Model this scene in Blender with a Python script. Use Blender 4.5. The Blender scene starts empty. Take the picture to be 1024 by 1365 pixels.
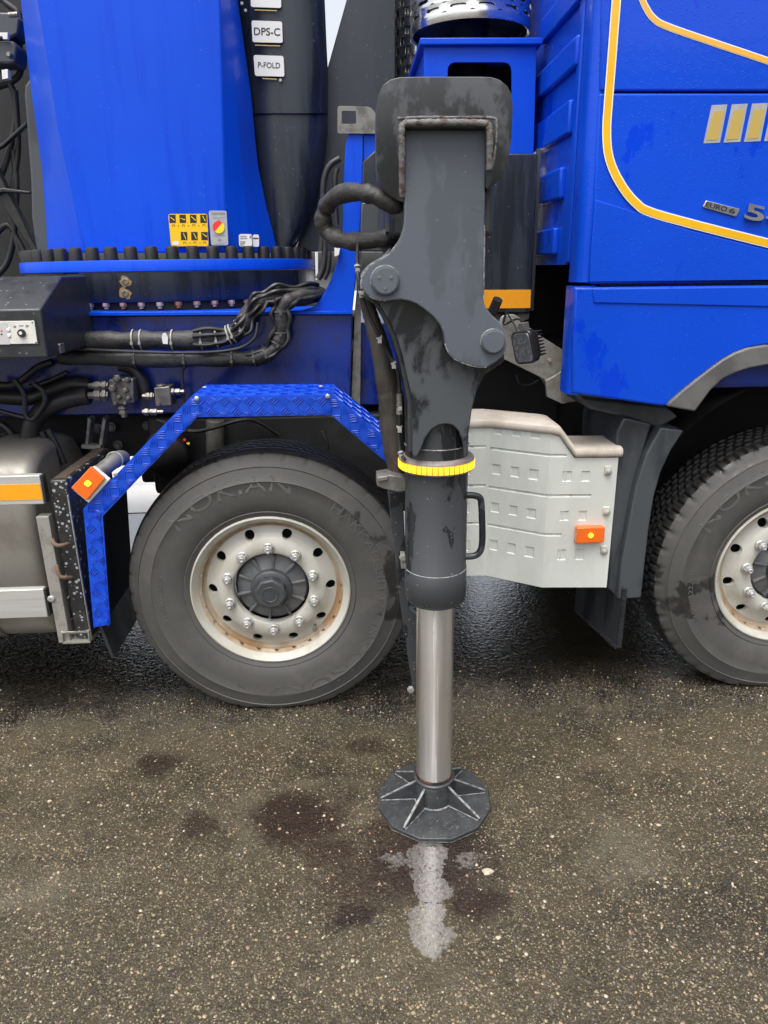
import bpy, bmesh, math, random
import numpy as np
from mathutils import Vector, Matrix
random.seed(7); rng = np.random.default_rng(7)
scene = bpy.context.scene
COL = scene.collection
rad = math.radians

# ------------------------------------------------------------------ camera
F, YAW, PITCH, ROLL, CAMH = 955.0, rad(2.469), rad(18.786), rad(-0.954), 1.653
_fw = np.array([math.sin(YAW)*math.cos(PITCH), math.cos(YAW)*math.cos(PITCH), -math.sin(PITCH)])
_r0 = np.array([math.cos(YAW), -math.sin(YAW), 0.0]); _u0 = np.cross(_r0, _fw)
_r = _r0*math.cos(ROLL) + _u0*math.sin(ROLL); _u = -_r0*math.sin(ROLL) + _u0*math.cos(ROLL)
cam_d = bpy.data.cameras.new('camera'); cam = bpy.data.objects.new('camera', cam_d); COL.objects.link(cam)
cam_d.sensor_fit = 'HORIZONTAL'; cam_d.sensor_width = 36; cam_d.lens = F/1024*36
cam_d.clip_start = .05; cam_d.clip_end = 2000
cam.matrix_world = Matrix(((_r[0], _u[0], -_fw[0], 0), (_r[1], _u[1], -_fw[1], 0), (_r[2], _u[2], -_fw[2], CAMH), (0, 0, 0, 1)))
scene.camera = cam

# ------------------------------------------------------------------ sky, sun, exposure (overcast day)
SUN_EL, SUN_AZ = rad(68), rad(205)          # azimuth from +Y, clockwise: behind the camera, a little to the left
w = bpy.data.worlds.new("World"); scene.world = w; w.use_nodes = True
nt = w.node_tree; nt.nodes.clear()
sky = nt.nodes.new('ShaderNodeTexSky'); sky.sky_type = 'NISHITA'; sky.sun_disc = False
sky.sun_elevation = SUN_EL; sky.sun_rotation = SUN_AZ; sky.dust_density = 6; sky.air_density = 1.0; sky.ozone_density = 1
hs = nt.nodes.new('ShaderNodeHueSaturation'); hs.inputs['Saturation'].default_value = .30
bg = nt.nodes.new('ShaderNodeBackground'); bg.inputs['Strength'].default_value = .15
wo = nt.nodes.new('ShaderNodeOutputWorld')
nt.links.new(sky.outputs[0], hs.inputs['Color']); nt.links.new(hs.outputs[0], bg.inputs[0]); nt.links.new(bg.outputs[0], wo.inputs[0])
sl = bpy.data.lights.new('sun', 'SUN'); sl.energy = .6; sl.angle = rad(40); sl.color = (1, .97, .93)
sun = bpy.data.objects.new('sun', sl); COL.objects.link(sun)
sd = Vector((math.sin(SUN_AZ)*math.cos(SUN_EL), math.cos(SUN_AZ)*math.cos(SUN_EL), math.sin(SUN_EL)))
sun.rotation_euler = sd.to_track_quat('Z', 'Y').to_euler(); sun.location = sd*20
scene.view_settings.view_transform = 'Standard'; scene.view_settings.look = 'None'
scene.view_settings.exposure = 1.05; scene.view_settings.gamma = 1; scene.view_settings.use_curve_mapping = False
scene.render.engine = 'CYCLES'

# ------------------------------------------------------------------ surveying: photo point -> place in the world
CP = np.array([0, 0, CAMH])
def ray(a, b): return _fw*F + _r*(a-512) - _u*(b-682.5)
def P(a, b, y): d = ray(a, b); return CP + d*(y/d[1])
def PX(a, b, x): d = ray(a, b); return CP + d*(x/d[0])
def G(a, b, z=0.0): d = ray(a, b); return CP + d*((z-CAMH)/d[2])
def onplane(a, b, p0, n):
    d = ray(a, b); n = np.asarray(n); return CP + d*(((np.asarray(p0)-CP)@n)/(d@n))

# ------------------------------------------------------------------ materials
MATS = {}
def mat(name, c1, r1=.5, c2=None, r2=None, scale=(3, 3, 3), lo=.45, hi=.6, detail=6, metal=0, coat=0, coat_r=.05,
        bump=None, spots=None, spec=.5, dist=0.0, c3=None, m3=(8, .6, .75), emit=None, bumpd=.002, drops=None):
    m = bpy.data.materials.new(name); m.use_nodes = True; n = m.node_tree.nodes; L = m.node_tree.links
    b = n['Principled BSDF']
    b.inputs['Metallic'].default_value = metal; b.inputs['Specular IOR Level'].default_value = spec
    b.inputs['Coat Weight'].default_value = coat; b.inputs['Coat Roughness'].default_value = coat_r
    c2 = c2 or c1; r2 = r1 if r2 is None else r2
    geo = n.new('ShaderNodeNewGeometry')
    def noise(sc, det, rough=.6, distort=0.0):
        mp = n.new('ShaderNodeMapping'); L.new(geo.outputs['Position'], mp.inputs[0]); mp.inputs['Scale'].default_value = sc
        t = n.new('ShaderNodeTexNoise'); t.inputs['Scale'].default_value = 1; t.inputs['Detail'].default_value = det
        t.inputs['Roughness'].default_value = rough; t.inputs['Distortion'].default_value = distort
        L.new(mp.outputs[0], t.inputs[0]); return t.outputs['Fac']
    def ss(x, a, bb):
        q = n.new('ShaderNodeMapRange'); q.interpolation_type = 'SMOOTHSTEP'
        q.inputs['From Min'].default_value = a; q.inputs['From Max'].default_value = bb; L.new(x, q.inputs['Value']); return q.outputs[0]
    def mixc(f, a, bb):
        q = n.new('ShaderNodeMix'); q.data_type = 'RGBA'
        L.new(f, q.inputs[0])
        for i, v in ((6, a), (7, bb)):
            if isinstance(v, tuple): q.inputs[i].default_value = (*v, 1)
            else: L.new(v, q.inputs[i])
        return q.outputs[2]
    def mixf(f, a, bb):
        q = n.new('ShaderNodeMix'); q.data_type = 'FLOAT'; L.new(f, q.inputs[0])
        for i, v in ((2, a), (3, bb)):
            if isinstance(v, (int, float)): q.inputs[i].default_value = v
            else: L.new(v, q.inputs[i])
        return q.outputs[0]
    f = ss(noise(scale, detail, .62, dist), lo, hi)
    col = mixc(f, c1, c2); ro = mixf(f, r1, r2)
    # broad unevenness of tone
    f2 = noise((2.3, 2.3, 2.3), 3); q = n.new('ShaderNodeMapRange'); L.new(f2, q.inputs[0]); q.inputs[3].default_value = .86; q.inputs[4].default_value = 1.14
    vm = n.new('ShaderNodeVectorMath'); vm.operation = 'SCALE'; L.new(col, vm.inputs[0]); L.new(q.outputs[0], vm.inputs['Scale']); col = vm.outputs[0]
    if c3:
        f3 = ss(noise((m3[0],)*3 if isinstance(m3[0], (int, float)) else m3[0], 8, .7), m3[1], m3[2])
        col = mixc(f3, col, c3); ro = mixf(f3, ro, .75)
        if metal:
            L.new(mixf(f3, metal, 0.0), b.inputs['Metallic'])
    hgt = None
    if spots:      # (scale, radius, colour) small specks, e.g. grit or dried drops
        sc, rr, sc_col = spots
        vv = n.new('ShaderNodeTexVoronoi'); vv.inputs['Scale'].default_value = sc; L.new(geo.outputs['Position'], vv.inputs[0])
        cx = n.new('ShaderNodeSeparateColor'); L.new(vv.outputs['Color'], cx.inputs[0])
        lim = n.new('ShaderNodeMath'); lim.operation = 'MULTIPLY'; L.new(cx.outputs[0], lim.inputs[0]); lim.inputs[1].default_value = rr
        pw = n.new('ShaderNodeMath'); pw.operation = 'POWER'; L.new(lim.outputs[0], pw.inputs[0]); pw.inputs[1].default_value = 1.0
        lt = n.new('ShaderNodeMath'); lt.operation = 'LESS_THAN'; L.new(vv.outputs['Distance'], lt.inputs[0]); L.new(pw.outputs[0], lt.inputs[1])
        gt = n.new('ShaderNodeMath'); gt.operation = 'GREATER_THAN'; L.new(cx.outputs[1], gt.inputs[0]); gt.inputs[1].default_value = .6
        mm = n.new('ShaderNodeMath'); mm.operation = 'MULTIPLY'; L.new(lt.outputs[0], mm.inputs[0]); L.new(gt.outputs[0], mm.inputs[1])
        col = mixc(mm.outputs[0], col, sc_col)
    L.new(col, b.inputs['Base Color']); L.new(ro, b.inputs['Roughness'])
    nrm = None
    if bump:
        bs, st = bump
        t = noise((bs,)*3 if isinstance(bs, (int, float)) else bs, 5)
        bp = n.new('ShaderNodeBump'); bp.inputs['Strength'].default_value = st; bp.inputs['Distance'].default_value = bumpd
        L.new(t, bp.inputs['Height']); nrm = bp
    if drops:      # standing rain drops: relief only
        vv = n.new('ShaderNodeTexVoronoi'); vv.feature = 'SMOOTH_F1'; vv.inputs['Scale'].default_value = drops[0]; vv.inputs['Smoothness'].default_value = .2
        L.new(geo.outputs['Position'], vv.inputs[0])
        q = n.new('ShaderNodeMapRange'); q.interpolation_type = 'SMOOTHSTEP'; q.inputs[1].default_value = .05; q.inputs[2].default_value = .32; q.inputs[3].default_value = 1; q.inputs[4].default_value = 0
        L.new(vv.outputs['Distance'], q.inputs[0])
        b2 = n.new('ShaderNodeBump'); b2.inputs['Strength'].default_value = drops[1]; b2.inputs['Distance'].default_value = .0012
        inv = n.new('ShaderNodeMath'); inv.operation = 'SUBTRACT'; inv.inputs[0].default_value = 1; L.new(f, inv.inputs[1])
        hm = n.new('ShaderNodeMath'); hm.operation = 'MULTIPLY'; L.new(q.outputs[0], hm.inputs[0]); L.new(inv.outputs[0], hm.inputs[1])
        L.new(hm.outputs[0], b2.inputs['Height'])
        if nrm: L.new(nrm.outputs[0], b2.inputs['Normal'])
        nrm = b2
    if nrm:
        L.new(nrm.outputs[0], b.inputs['Normal'])
        if coat: L.new(nrm.outputs[0], b.inputs['Coat Normal'])
    if emit:
        b.inputs['Emission Color'].default_value = (*emit[0], 1); b.inputs['Emission Strength'].default_value = emit[1]
    MATS[name] = m; return m

BLUE = mat('blue_paint', (.0015, .060, .57), .42, (.001, .044, .58), .2, scale=(5, 5, 2.6), lo=.575, hi=.61, spec=.16, coat=.30, coat_r=.03, spots=(80, .10, (.07, .16, .62)), drops=(95, .35), bump=(3, .08), bumpd=.02)
BLUEC = mat('blue_crane_paint', (.002, .066, .60), .40, (.0015, .052, .58), .25, scale=(26, 26, 1.2), lo=.5, hi=.72, spec=.16, coat=.09, coat_r=.10, spots=(60, .13, (.08, .17, .6)), bump=(4, .06), bumpd=.02)
BLUE_SHADE = mat('blue_paint_shaded', (.0015, .022, .22), .35, (.001, .013, .15), .2, scale=(8, 8, 3), coat=.4, coat_r=.15, c3=(.02, .02, .025), m3=(6, .56, .7), bump=(30, .1))  # crane blue darkened to put the frame's shade into the paint
CHEQ = mat('blue_chequer_plate_paint', (.002, .066, .54), .42, (.002, .05, .5), .32, scale=(20, 20, 20), spec=.4, coat=.3, coat_r=.22)
NAVY = mat('dark_navy_inner', (.004, .006, .016), .6)
YOKE = mat('yoke_paint', (.062, .069, .076), .5, (.013, .015, .017), .22, scale=(9, 9, 5), lo=.46, hi=.54, dist=.5, spots=(75, .15, (.16, .165, .17)), bump=(160, .12), bumpd=.001)
FOOT = mat('foot_steel_paint', (.042, .045, .047), .42, (.030, .032, .034), .3, scale=(30, 30, 30), lo=.4, hi=.65, spots=(140, .4, (.11, .112, .115)), bump=(120, .3), bumpd=.0015, c3=(.075, .05, .035), m3=(22, .68, .8))
BLACK = mat('black_steel_paint', (.038, .041, .045), .46, (.014, .016, .018), .26, scale=(9, 9, 4), lo=.53, hi=.56, dist=.6, spots=(75, .22, (.16, .165, .17)), bump=(160, .12), bumpd=.001, c3=(.085, .085, .085), m3=(14, .64, .8))
COLLAR = mat('collar_paint', (.066, .072, .078), .5, (.030, .033, .036), .3, scale=(8, 8, 5), lo=.47, hi=.53, spots=(62, .13, (.15, .155, .16)), bump=(140, .14), bumpd=.001, c3=(.16, .155, .145), m3=(9, .62, .72))
BLACKP = mat('black_plate_paint', (.088, .102, .124), .5, (.072, .083, .101), .4, scale=(7, 7, 2.5), lo=.52, hi=.57, spots=(62, .13, (.15, .155, .16)), bump=(140, .14), bumpd=.001, c3=(.12, .118, .11), m3=(9, .66, .78))
DARKM = mat('dark_moulded_plastic', (.021, .027, .037), .36, (.012, .015, .022), .2, scale=(14, 14, 1.3), lo=.44, hi=.62, spots=(55, .16, (.12, .13, .14)), bump=(200, .06), bumpd=.001)
GREYP = mat('dark_grey_plastic', (.056, .063, .070), .5, (.033, .038, .044), .3, scale=(6, 6, 2), bump=(400, .2), bumpd=.0006, c3=(.14, .135, .125), m3=(10, .62, .8))
FLARE = mat('grey_fender_plastic', (.125, .125, .12), .5, (.085, .085, .085), .4, scale=(5, 5, 5), bump=(500, .25), bumpd=.0006)
CHASS = mat('chassis_black', (.007, .007, .008), .6, (.012, .0115, .011), .7, scale=(9, 9, 9), bump=(60, .3), bumpd=.002, c3=(.022, .016, .012), m3=(7, .6, .75))
RUBBER = mat('tyre_rubber', (.066, .064, .061), .62, (.022, .021, .021), .36, scale=(3.6, 3.6, 3.6), lo=.60, hi=.625, bump=(220, .2), bumpd=.0008, c3=(.095, .090, .083), m3=((9, 9, 9), .46, .8))
LETTER = mat('tyre_lettering', (.092, .089, .085), .6, (.07, .068, .066), .6, scale=(20, 20, 20))
TREAD = mat('tread_rubber', (.022, .022, .022), .5, (.012, .012, .012), .35, scale=(30, 30, 30), bump=(150, .3), bumpd=.001)
RIM = mat('wheel_enamel', (.45, .44, .395), .38, (.39, .37, .31), .5, scale=(6, 6, 6), coat=.2, coat_r=.2, c3=(.36, .22, .11), m3=((9, 9, 5), .60, .82), bump=(60, .06))
RIMD = mat('wheel_rust_ring', (.38, .32, .24), .5, (.28, .175, .09), .6, scale=(8, 8, 4), lo=.40, hi=.60)
NUT = mat('zinc_nut', (.55, .55, .53), .42, (.42, .42, .41), .5, scale=(60, 60, 60), metal=.6, bump=(300, .3), bumpd=.0006)
HUB = mat('hub_grey', (.10, .105, .11), .42, (.14, .14, .14), .5, scale=(12, 12, 12), bump=(80, .2), bumpd=.001)
HUBC = mat('hub_cap_grey', (.042, .045, .05), .45, (.055, .058, .06), .5, scale=(16, 16, 16), bump=(200, .1), bumpd=.0006)
VOID = mat('dark_hole', (.004, .004, .004), .9)
CHROME = mat('chrome_rod', (.88, .875, .86), .28, (.83, .82, .79), .34, scale=(40, 40, 1.5), metal=1, c3=(.30, .29, .27), m3=((34, 34, .35), .57, .62), bump=((160, 160, 3), .04), bumpd=.001)  # dark vertical streaks painted in place of reflected dark bands
STEELP = mat('polished_steel', (.80, .80, .78), .2, (.74, .73, .70), .3, scale=(8, 8, 8), metal=1)
GALV = mat('galvanised_steel', (.40, .39, .355), .5, (.30, .29, .26), .62, scale=(25, 25, 25), metal=.55, c3=(.22, .14, .08), m3=(13, .62, .75), bump=(120, .12), bumpd=.001)
GALVD = mat('dirty_bracket_steel', (.20, .195, .18), .55, (.12, .115, .105), .65, scale=(14, 14, 14), metal=.5, c3=(.12, .07, .04), m3=(16, .6, .75))
ALU = mat('aluminium_rail', (.62, .62, .59), .38, (.52, .52, .49), .5, scale=(2, 30, 30), metal=.5)
TANK = mat('dusty_tank_aluminium', (.29, .275, .24), .45, (.23, .21, .18), .62, scale=(3, 3, 3), metal=.45, c3=(.17, .14, .11), m3=(5, .55, .8))
ORANGE = mat('orange_reflective_tape', (.90, .36, .006), .35, (.84, .33, .006), .4, scale=(200, 200, 200), coat=.5, emit=None)
AMBER = mat('amber_lens', (.80, .14, .01), .25, coat=.6)
AMBERL = mat('lit_amber_led', (1, .45, .02), .3, emit=((1, .52, .02), 1.6))
LED = mat('lit_yellow_led', (1, .6, .05), .3, emit=((1, .50, .008), .75))
LEDB = mat('led_strip_amber', (.75, .33, .02), .3, emit=((1, .36, .005), .12))
YELLOW = mat('yellow_vinyl', (.80, .44, .006), .35, (.76, .41, .006), .3, scale=(9, 9, 9), coat=.4)
WHITEV = mat('white_vinyl', (.78, .77, .72), .35, coat=.3)
PALEO = mat('pale_orange_vinyl', (.80, .40, .04), .35, coat=.4)
WHITEP = mat('white_moulded_plastic', (.60, .62, .575), .42, (.54, .56, .515), .5, scale=(5, 5, 2), coat=.15, coat_r=.3, spots=(45, .08, (.4, .36, .3)), bump=(350, .08), bumpd=.0006, c3=(.44, .41, .35), m3=((7, 7, 2.5), .62, .82))
LID = mat('sun_bleached_lid', (.55, .50, .43), .6, (.46, .405, .335), .65, scale=(7, 7, 7), c3=(.36, .30, .235), m3=(18, .55, .8), bump=(150, .3), bumpd=.001)
PADM = mat('black_recycled_plastic', (.018, .018, .019), .32, (.028, .028, .028), .5, scale=(20, 20, 20), spots=(85, .55, (.30, .32, .34)), bump=(90, .5), bumpd=.002)
PADT = mat('pad_muddy_top', (.075, .052, .035), .5, (.05, .038, .028), .6, scale=(15, 15, 15), bump=(60, .4), bumpd=.002)
ROPE = mat('brown_rope', (.13, .085, .055), .8, bump=(300, .6), bumpd=.002)
HOSE = mat('black_rubber_hose', (.014, .014, .015), .4, (.022, .022, .022), .55, scale=(20, 20, 20), bump=(80, .2))
SLEEVE = mat('black_fabric_sleeve', (.022, .021, .020), .5, (.038, .036, .033), .6, scale=(14, 14, 30), bump=((40, 40, 40), .8), bumpd=.006)
SLEEVEB = mat('brown_black_sleeve', (.030, .027, .022), .55, (.05, .044, .034), .6, scale=(20, 20, 5), bump=((40, 40, 12), .7), bumpd=.006)
TIE = mat('pale_cable_tie', (.30, .30, .28), .5)
TIED = mat('dark_cable_tie', (.07, .07, .07), .4)
VALVE = mat('oily_valve_steel', (.17, .16, .145), .42, (.10, .095, .085), .55, scale=(30, 30, 30), metal=.6, c3=(.10, .05, .03), m3=(25, .6, .75), bump=(70, .3))
BRASS = mat('zinc_fitting', (.28, .265, .24), .42, (.20, .185, .16), .5, scale=(60, 60, 60), metal=.8)
RUSTB = mat('rusty_bolt', (.55, .42, .32), .6, (.36, .14, .07), .75, scale=(16, 16, 16), lo=.4, hi=.6)
WELD = mat('weathered_weld', (.17, .165, .16), .7, (.085, .058, .046), .8, scale=(40, 40, 40), lo=.5, hi=.66, bump=(120, 1.0), bumpd=.004)
SCRAPE = mat('scraped_edge', (.25, .25, .245), .5, (.10, .095, .09), .6, scale=(70, 70, 70))
STICKW = mat('white_sticker', (.68, .68, .64), .4)
STICKG = mat('grey_sticker', (.36, .37, .38), .35, (.32, .33, .34), .4, scale=(40, 40, 40))
STICKY = mat('yellow_sticker', (.80, .48, .005), .38)
INK = mat('black_ink', (.012, .012, .013), .45)
INKB = mat('brown_ink', (.10, .065, .02), .45)
INKG = mat('grey_ink', (.22, .22, .23), .5)
GOLDT = mat('gold_line_print', (.46, .33, .08), .5)
RED = mat('red_plastic', (.70, .035, .035), .35)
YELP = mat('yellow_plastic', (.82, .60, .02), .35)
PANELW = mat('control_panel_white', (.66, .65, .60), .45, (.58, .57, .53), .5, scale=(20, 20, 20))
LENS = mat('lamp_lens', (.10, .105, .11), .08, (.17, .175, .18), .15, scale=(70, 70, 70), coat=1)
LAMPB = mat('lamp_housing', (.018, .018, .019), .4)
MUDD = mat('mud_flap_rubber', (.024, .026, .03), .5, (.014, .015, .017), .3, scale=(10, 10, 3), bump=(100, .3), c3=(.06, .05, .04), m3=(14, .6, .8))

def ground_material():
    m = bpy.data.materials.new('wet_asphalt'); m.use_nodes = True; n = m.node_tree.nodes; L = m.node_tree.links; b = n['Principled BSDF']
    geo = n.new('ShaderNodeNewGeometry'); pos = geo.outputs['Position']
    def N(t, **k):
        x = n.new(t)
        for a, v in k.items(): setattr(x, a, v)
        return x
    def noise(s, d=5, r=.6, dist=0):
        t = N('ShaderNodeTexNoise'); t.inputs['Scale'].default_value = s; t.inputs['Detail'].default_value = d; t.inputs['Roughness'].default_value = r; t.inputs['Distortion'].default_value = dist
        L.new(pos, t.inputs[0]); return t
    def math_(op, a, bb=None, c=False):
        q = N('ShaderNodeMath', operation=op); q.use_clamp = c
        for i, v in enumerate((a, bb)):
            if v is None: continue
            if isinstance(v, (int, float)): q.inputs[i].default_value = v
            else: L.new(v, q.inputs[i])
        return q.outputs[0]
    def ss(x, a, bb, o0=0, o1=1):
        q = N('ShaderNodeMapRange', interpolation_type='SMOOTHSTEP'); q.inputs[1].default_value = a; q.inputs[2].default_value = bb; q.inputs[3].default_value = o0; q.inputs[4].default_value = o1
        L.new(x, q.inputs[0]); return q.outputs[0]
    def mix(f, a, bb):
        q = N('ShaderNodeMix', data_type='RGBA')
        if isinstance(f, (int, float)): q.inputs[0].default_value = f
        else: L.new(f, q.inputs[0])
        for i, v in ((6, a), (7, bb)):
            if isinstance(v, tuple): q.inputs[i].default_value = (*v, 1)
            else: L.new(v, q.inputs[i])
        return q.outputs[2]
    def mixf(f, a, bb):
        q = N('ShaderNodeMix', data_type='FLOAT'); L.new(f, q.inputs[0])
        for i, v in ((2, a), (3, bb)):
            if isinstance(v, (int, float)): q.inputs[i].default_value = v
            else: L.new(v, q.inputs[i])
        return q.outputs[0]
    # wobbled position for the stains
    nz = noise(7, 5, .65); wob = N('ShaderNodeVectorMath', operation='MULTIPLY_ADD'); L.new(nz.outputs['Color'], wob.inputs[0]); wob.inputs[1].default_value = (.16, .16, 0); 
    off = N('ShaderNodeVectorMath', operation='ADD'); L.new(pos, off.inputs[0]); off.inputs[1].default_value = (-.08, -.08, 0); L.new(off.outputs[0], wob.inputs[2])
    def blob(c, r, soft=.5):
        sb = N('ShaderNodeVectorMath', operation='SUBTRACT'); L.new(wob.outputs[0], sb.inputs[0]); sb.inputs[1].default_value = (c[0], c[1], 0)
        dv = N('ShaderNodeVectorMath', operation='DIVIDE'); L.new(sb.outputs[0], dv.inputs[0]); dv.inputs[1].default_value = (r[0], r[1], 1)
        ln = N('ShaderNodeVectorMath', operation='LENGTH'); L.new(dv.outputs[0], ln.inputs[0])
        return ss(ln.outputs['Value'], soft, 1, 1, 0)
    def blobs(lst, soft=.5):
        o = None
        for c, r, k in lst:
            q = math_('MULTIPLY', blob(c, r, soft), k); o = q if o is None else math_('MAXIMUM', o, q)
        return o
    # base binder and aggregate
    big = noise(1.1, 4); mid = noise(9, 6)
    col = mix(ss(big.outputs['Fac'], .35, .65), (.043, .0335, .018), (.070, .056, .031))
    col = mix(ss(mid.outputs['Fac'], .45, .7, 0, .6), col, (.030, .0235, .015))
    hts = []
    for sc, thr, cols in ((115, .52, ((.10, .081, .050), (.29, .235, .145))), (240, .55, ((.085, .069, .044), (.28, .23, .14)))):
        v = N('ShaderNodeTexVoronoi'); v.inputs['Scale'].default_value = sc; v.inputs['Randomness'].default_value = 1; L.new(pos, v.inputs[0])
        sp = N('ShaderNodeSeparateColor'); L.new(v.outputs['Color'], sp.inputs[0])
        inside = ss(v.outputs['Distance'], .34, .5, 1, 0)
        pick = math_('MULTIPLY', math_('GREATER_THAN', sp.outputs[0], thr), inside)
        cc = mix(ss(sp.outputs[1], .5, 1), *cols)
        col = mix(pick, col, cc)
        hts.append(math_('MULTIPLY', inside, math_('ADD', math_('MULTIPLY', sp.outputs[2], .7), .3)))
    # oil stains, lime-pale drying patches, a reflected shine painted pale at the left
    st = blobs([((-.717, 2.17), (.14, .13), .8), ((-.52, 1.85), (.12, .11), .8), ((-.22, 1.86), (.30, .20), 1), ((.02, 2.20), (.14, .10), .7), ((.17, 1.66), (.38, .26), .95), ((-.04, 1.50), (.12, .09), .9),
                ((.30, 1.50), (.17, .12), .9), ((-.1, 1.72), (.15, .12), .8), ((.02, 1.62), (.34, .24), .75), ((-.12, 1.95), (.22, .12), .6), ((.12, 1.78), (.3, .1), .8), ((-.05, 2.05), (.3, .1), .45), ((-.4, 2.2), (.2, .12), .4), ((.2, 2.05), (.22, .12), .6)], .25)
    sn = noise(42, 7, .8); st = ss(math_('ADD', st, math_('MULTIPLY', math_('SUBTRACT', sn.outputs['Fac'], .5), .9)), .22, 1.0)
    pale = blobs([((-.36, 1.84), (.09, .22), .55), ((-.1, 2.0), (.3, .06), .25), ((-.95, 1.62), (.3, .12), .35), ((.75, 1.65), (.2, .2), .4), ((-.2, 1.9), (.6, .12), .2)], .1)
    col = mix(pale, col, (.17, .15, .105))
    col = mix(math_('MULTIPLY', st, .94), col, (.017, .0068, .0036))
    # water film: thick on the stretch under and behind the vehicle, where shade is painted in too, thin in front, a puddle ahead of the foot
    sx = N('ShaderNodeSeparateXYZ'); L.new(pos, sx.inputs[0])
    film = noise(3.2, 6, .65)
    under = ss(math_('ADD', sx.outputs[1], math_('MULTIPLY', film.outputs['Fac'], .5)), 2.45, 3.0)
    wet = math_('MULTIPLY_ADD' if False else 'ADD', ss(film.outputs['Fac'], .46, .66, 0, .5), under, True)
    pud = blobs([((.190, 1.68), (.085, .10), 1), ((.180, 1.57), (.080, .13), 1), ((.160, 1.43), (.085, .13), 1), ((.09, 1.67), (.12, .06), .55), ((.31, 1.64), (.11, .06), .57)], .25)
    pn = noise(48, 6, .75); pud = ss(math_('ADD', pud, math_('MULTIPLY', math_('SUBTRACT', pn.outputs['Fac'], .5), 1.25)), .42, .60)
    pale_reflection = math_('MULTIPLY', pud, ss(noise(85, 5, .75).outputs['Fac'], .34, .56, .10, .80))  # pale grey stands in for the rod's reflection in the puddle
    col = mix(pale_reflection, col, (.158, .150, .140))
    soak_and_shade = N('ShaderNodeVectorMath', operation='SCALE'); L.new(col, soak_and_shade.inputs[0]); L.new(math_('SUBTRACT', 1.0, math_('MULTIPLY', wet, .80)), soak_and_shade.inputs['Scale'])  # besides wetness, the darker colour under the vehicle paints in its shade
    L.new(soak_and_shade.outputs[0], b.inputs['Base Color'])
    ro = mixf(wet, .40, .06); ro = mixf(st, ro, .26); ro = mixf(pud, ro, .03)
    L.new(ro, b.inputs['Roughness']); L.new(mixf(math_('MAXIMUM', under, pud), .5, 1.0), b.inputs['Specular IOR Level']); L.new(under, b.inputs['Coat Weight']); b.inputs['Coat Roughness'].default_value = .04; b.inputs['Coat IOR'].default_value = 2.4
    # relief
    fine = noise(520, 3); rough = noise(60, 4)
    h = math_('ADD', math_('ADD', math_('MULTIPLY', hts[0], .9), math_('MULTIPLY', hts[1], .5)), math_('ADD', math_('MULTIPLY', fine.outputs['Fac'], .3), math_('MULTIPLY', rough.outputs['Fac'], 1.5)))
    wav = noise(48, 2, .5, .6)
    hw = math_('ADD', math_('MULTIPLY', wav.outputs['Fac'], .70), math_('MULTIPLY', h, .10))
    hh = N('ShaderNodeMix', data_type='FLOAT'); L.new(under, hh.inputs[0]); L.new(h, hh.inputs[2]); L.new(hw, hh.inputs[3])
    bp = N('ShaderNodeBump'); bp.inputs['Distance'].default_value = .0032; L.new(hh.outputs[0], bp.inputs['Height'])
    L.new(math_('SUBTRACT', 1.0, math_('MULTIPLY', pud, .93)), bp.inputs['Strength'])
    L.new(bp.outputs[0], b.inputs['Normal']); L.new(bp.outputs[0], b.inputs['Coat Normal'])
    return m
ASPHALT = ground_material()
def chip_material():
    m = bpy.data.materials.new('stone_chip'); m.use_nodes = True; n = m.node_tree.nodes; L = m.node_tree.links; b = n['Principled BSDF']
    g = n.new('ShaderNodeNewGeometry'); r = n.new('ShaderNodeValToRGB'); L.new(g.outputs['Random Per Island'], r.inputs[0])
    e = r.color_ramp.elements; e[0].position = 0; e[0].color = (.05, .045, .038, 1); e[1].position = 1; e[1].color = (.46, .40, .30, 1)
    for p_, c in ((.35, (.10, .088, .065, 1)), (.6, (.20, .165, .105, 1)), (.78, (.33, .26, .15, 1)), (.9, (.26, .17, .10, 1)), (.93, (.36, .31, .24, 1))):
        x = e.new(p_); x.color = c
    L.new(r.outputs[0], b.inputs['Base Color']); b.inputs['Roughness'].default_value = .38
    return m
CHIP = chip_material()

_n = CHROME.node_tree.nodes; _t = _n.new('ShaderNodeTangent'); _t.direction_type = 'RADIAL'; _t.axis = 'Z'
_b = _n['Principled BSDF']; _b.inputs['Anisotropic'].default_value = .9; _b.inputs['Anisotropic Rotation'].default_value = .25
CHROME.node_tree.links.new(_t.outputs[0], _b.inputs['Tangent'])
# ------------------------------------------------------------------ mesh builder
ORG = {}
def setp(o, label=None, cat=None, group=None, kind=None):
    if label: o['label'] = label
    if cat: o['category'] = cat
    if group: o['group'] = group
    if kind: o['kind'] = kind
    return o
def empty(name, loc, label, cat, group=None):
    o = bpy.data.objects.new(name, None); COL.objects.link(o); o.location = loc; o.empty_display_size = .2
    ORG[o.name] = np.array(loc, float); return setp(o, label, cat, group)

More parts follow.
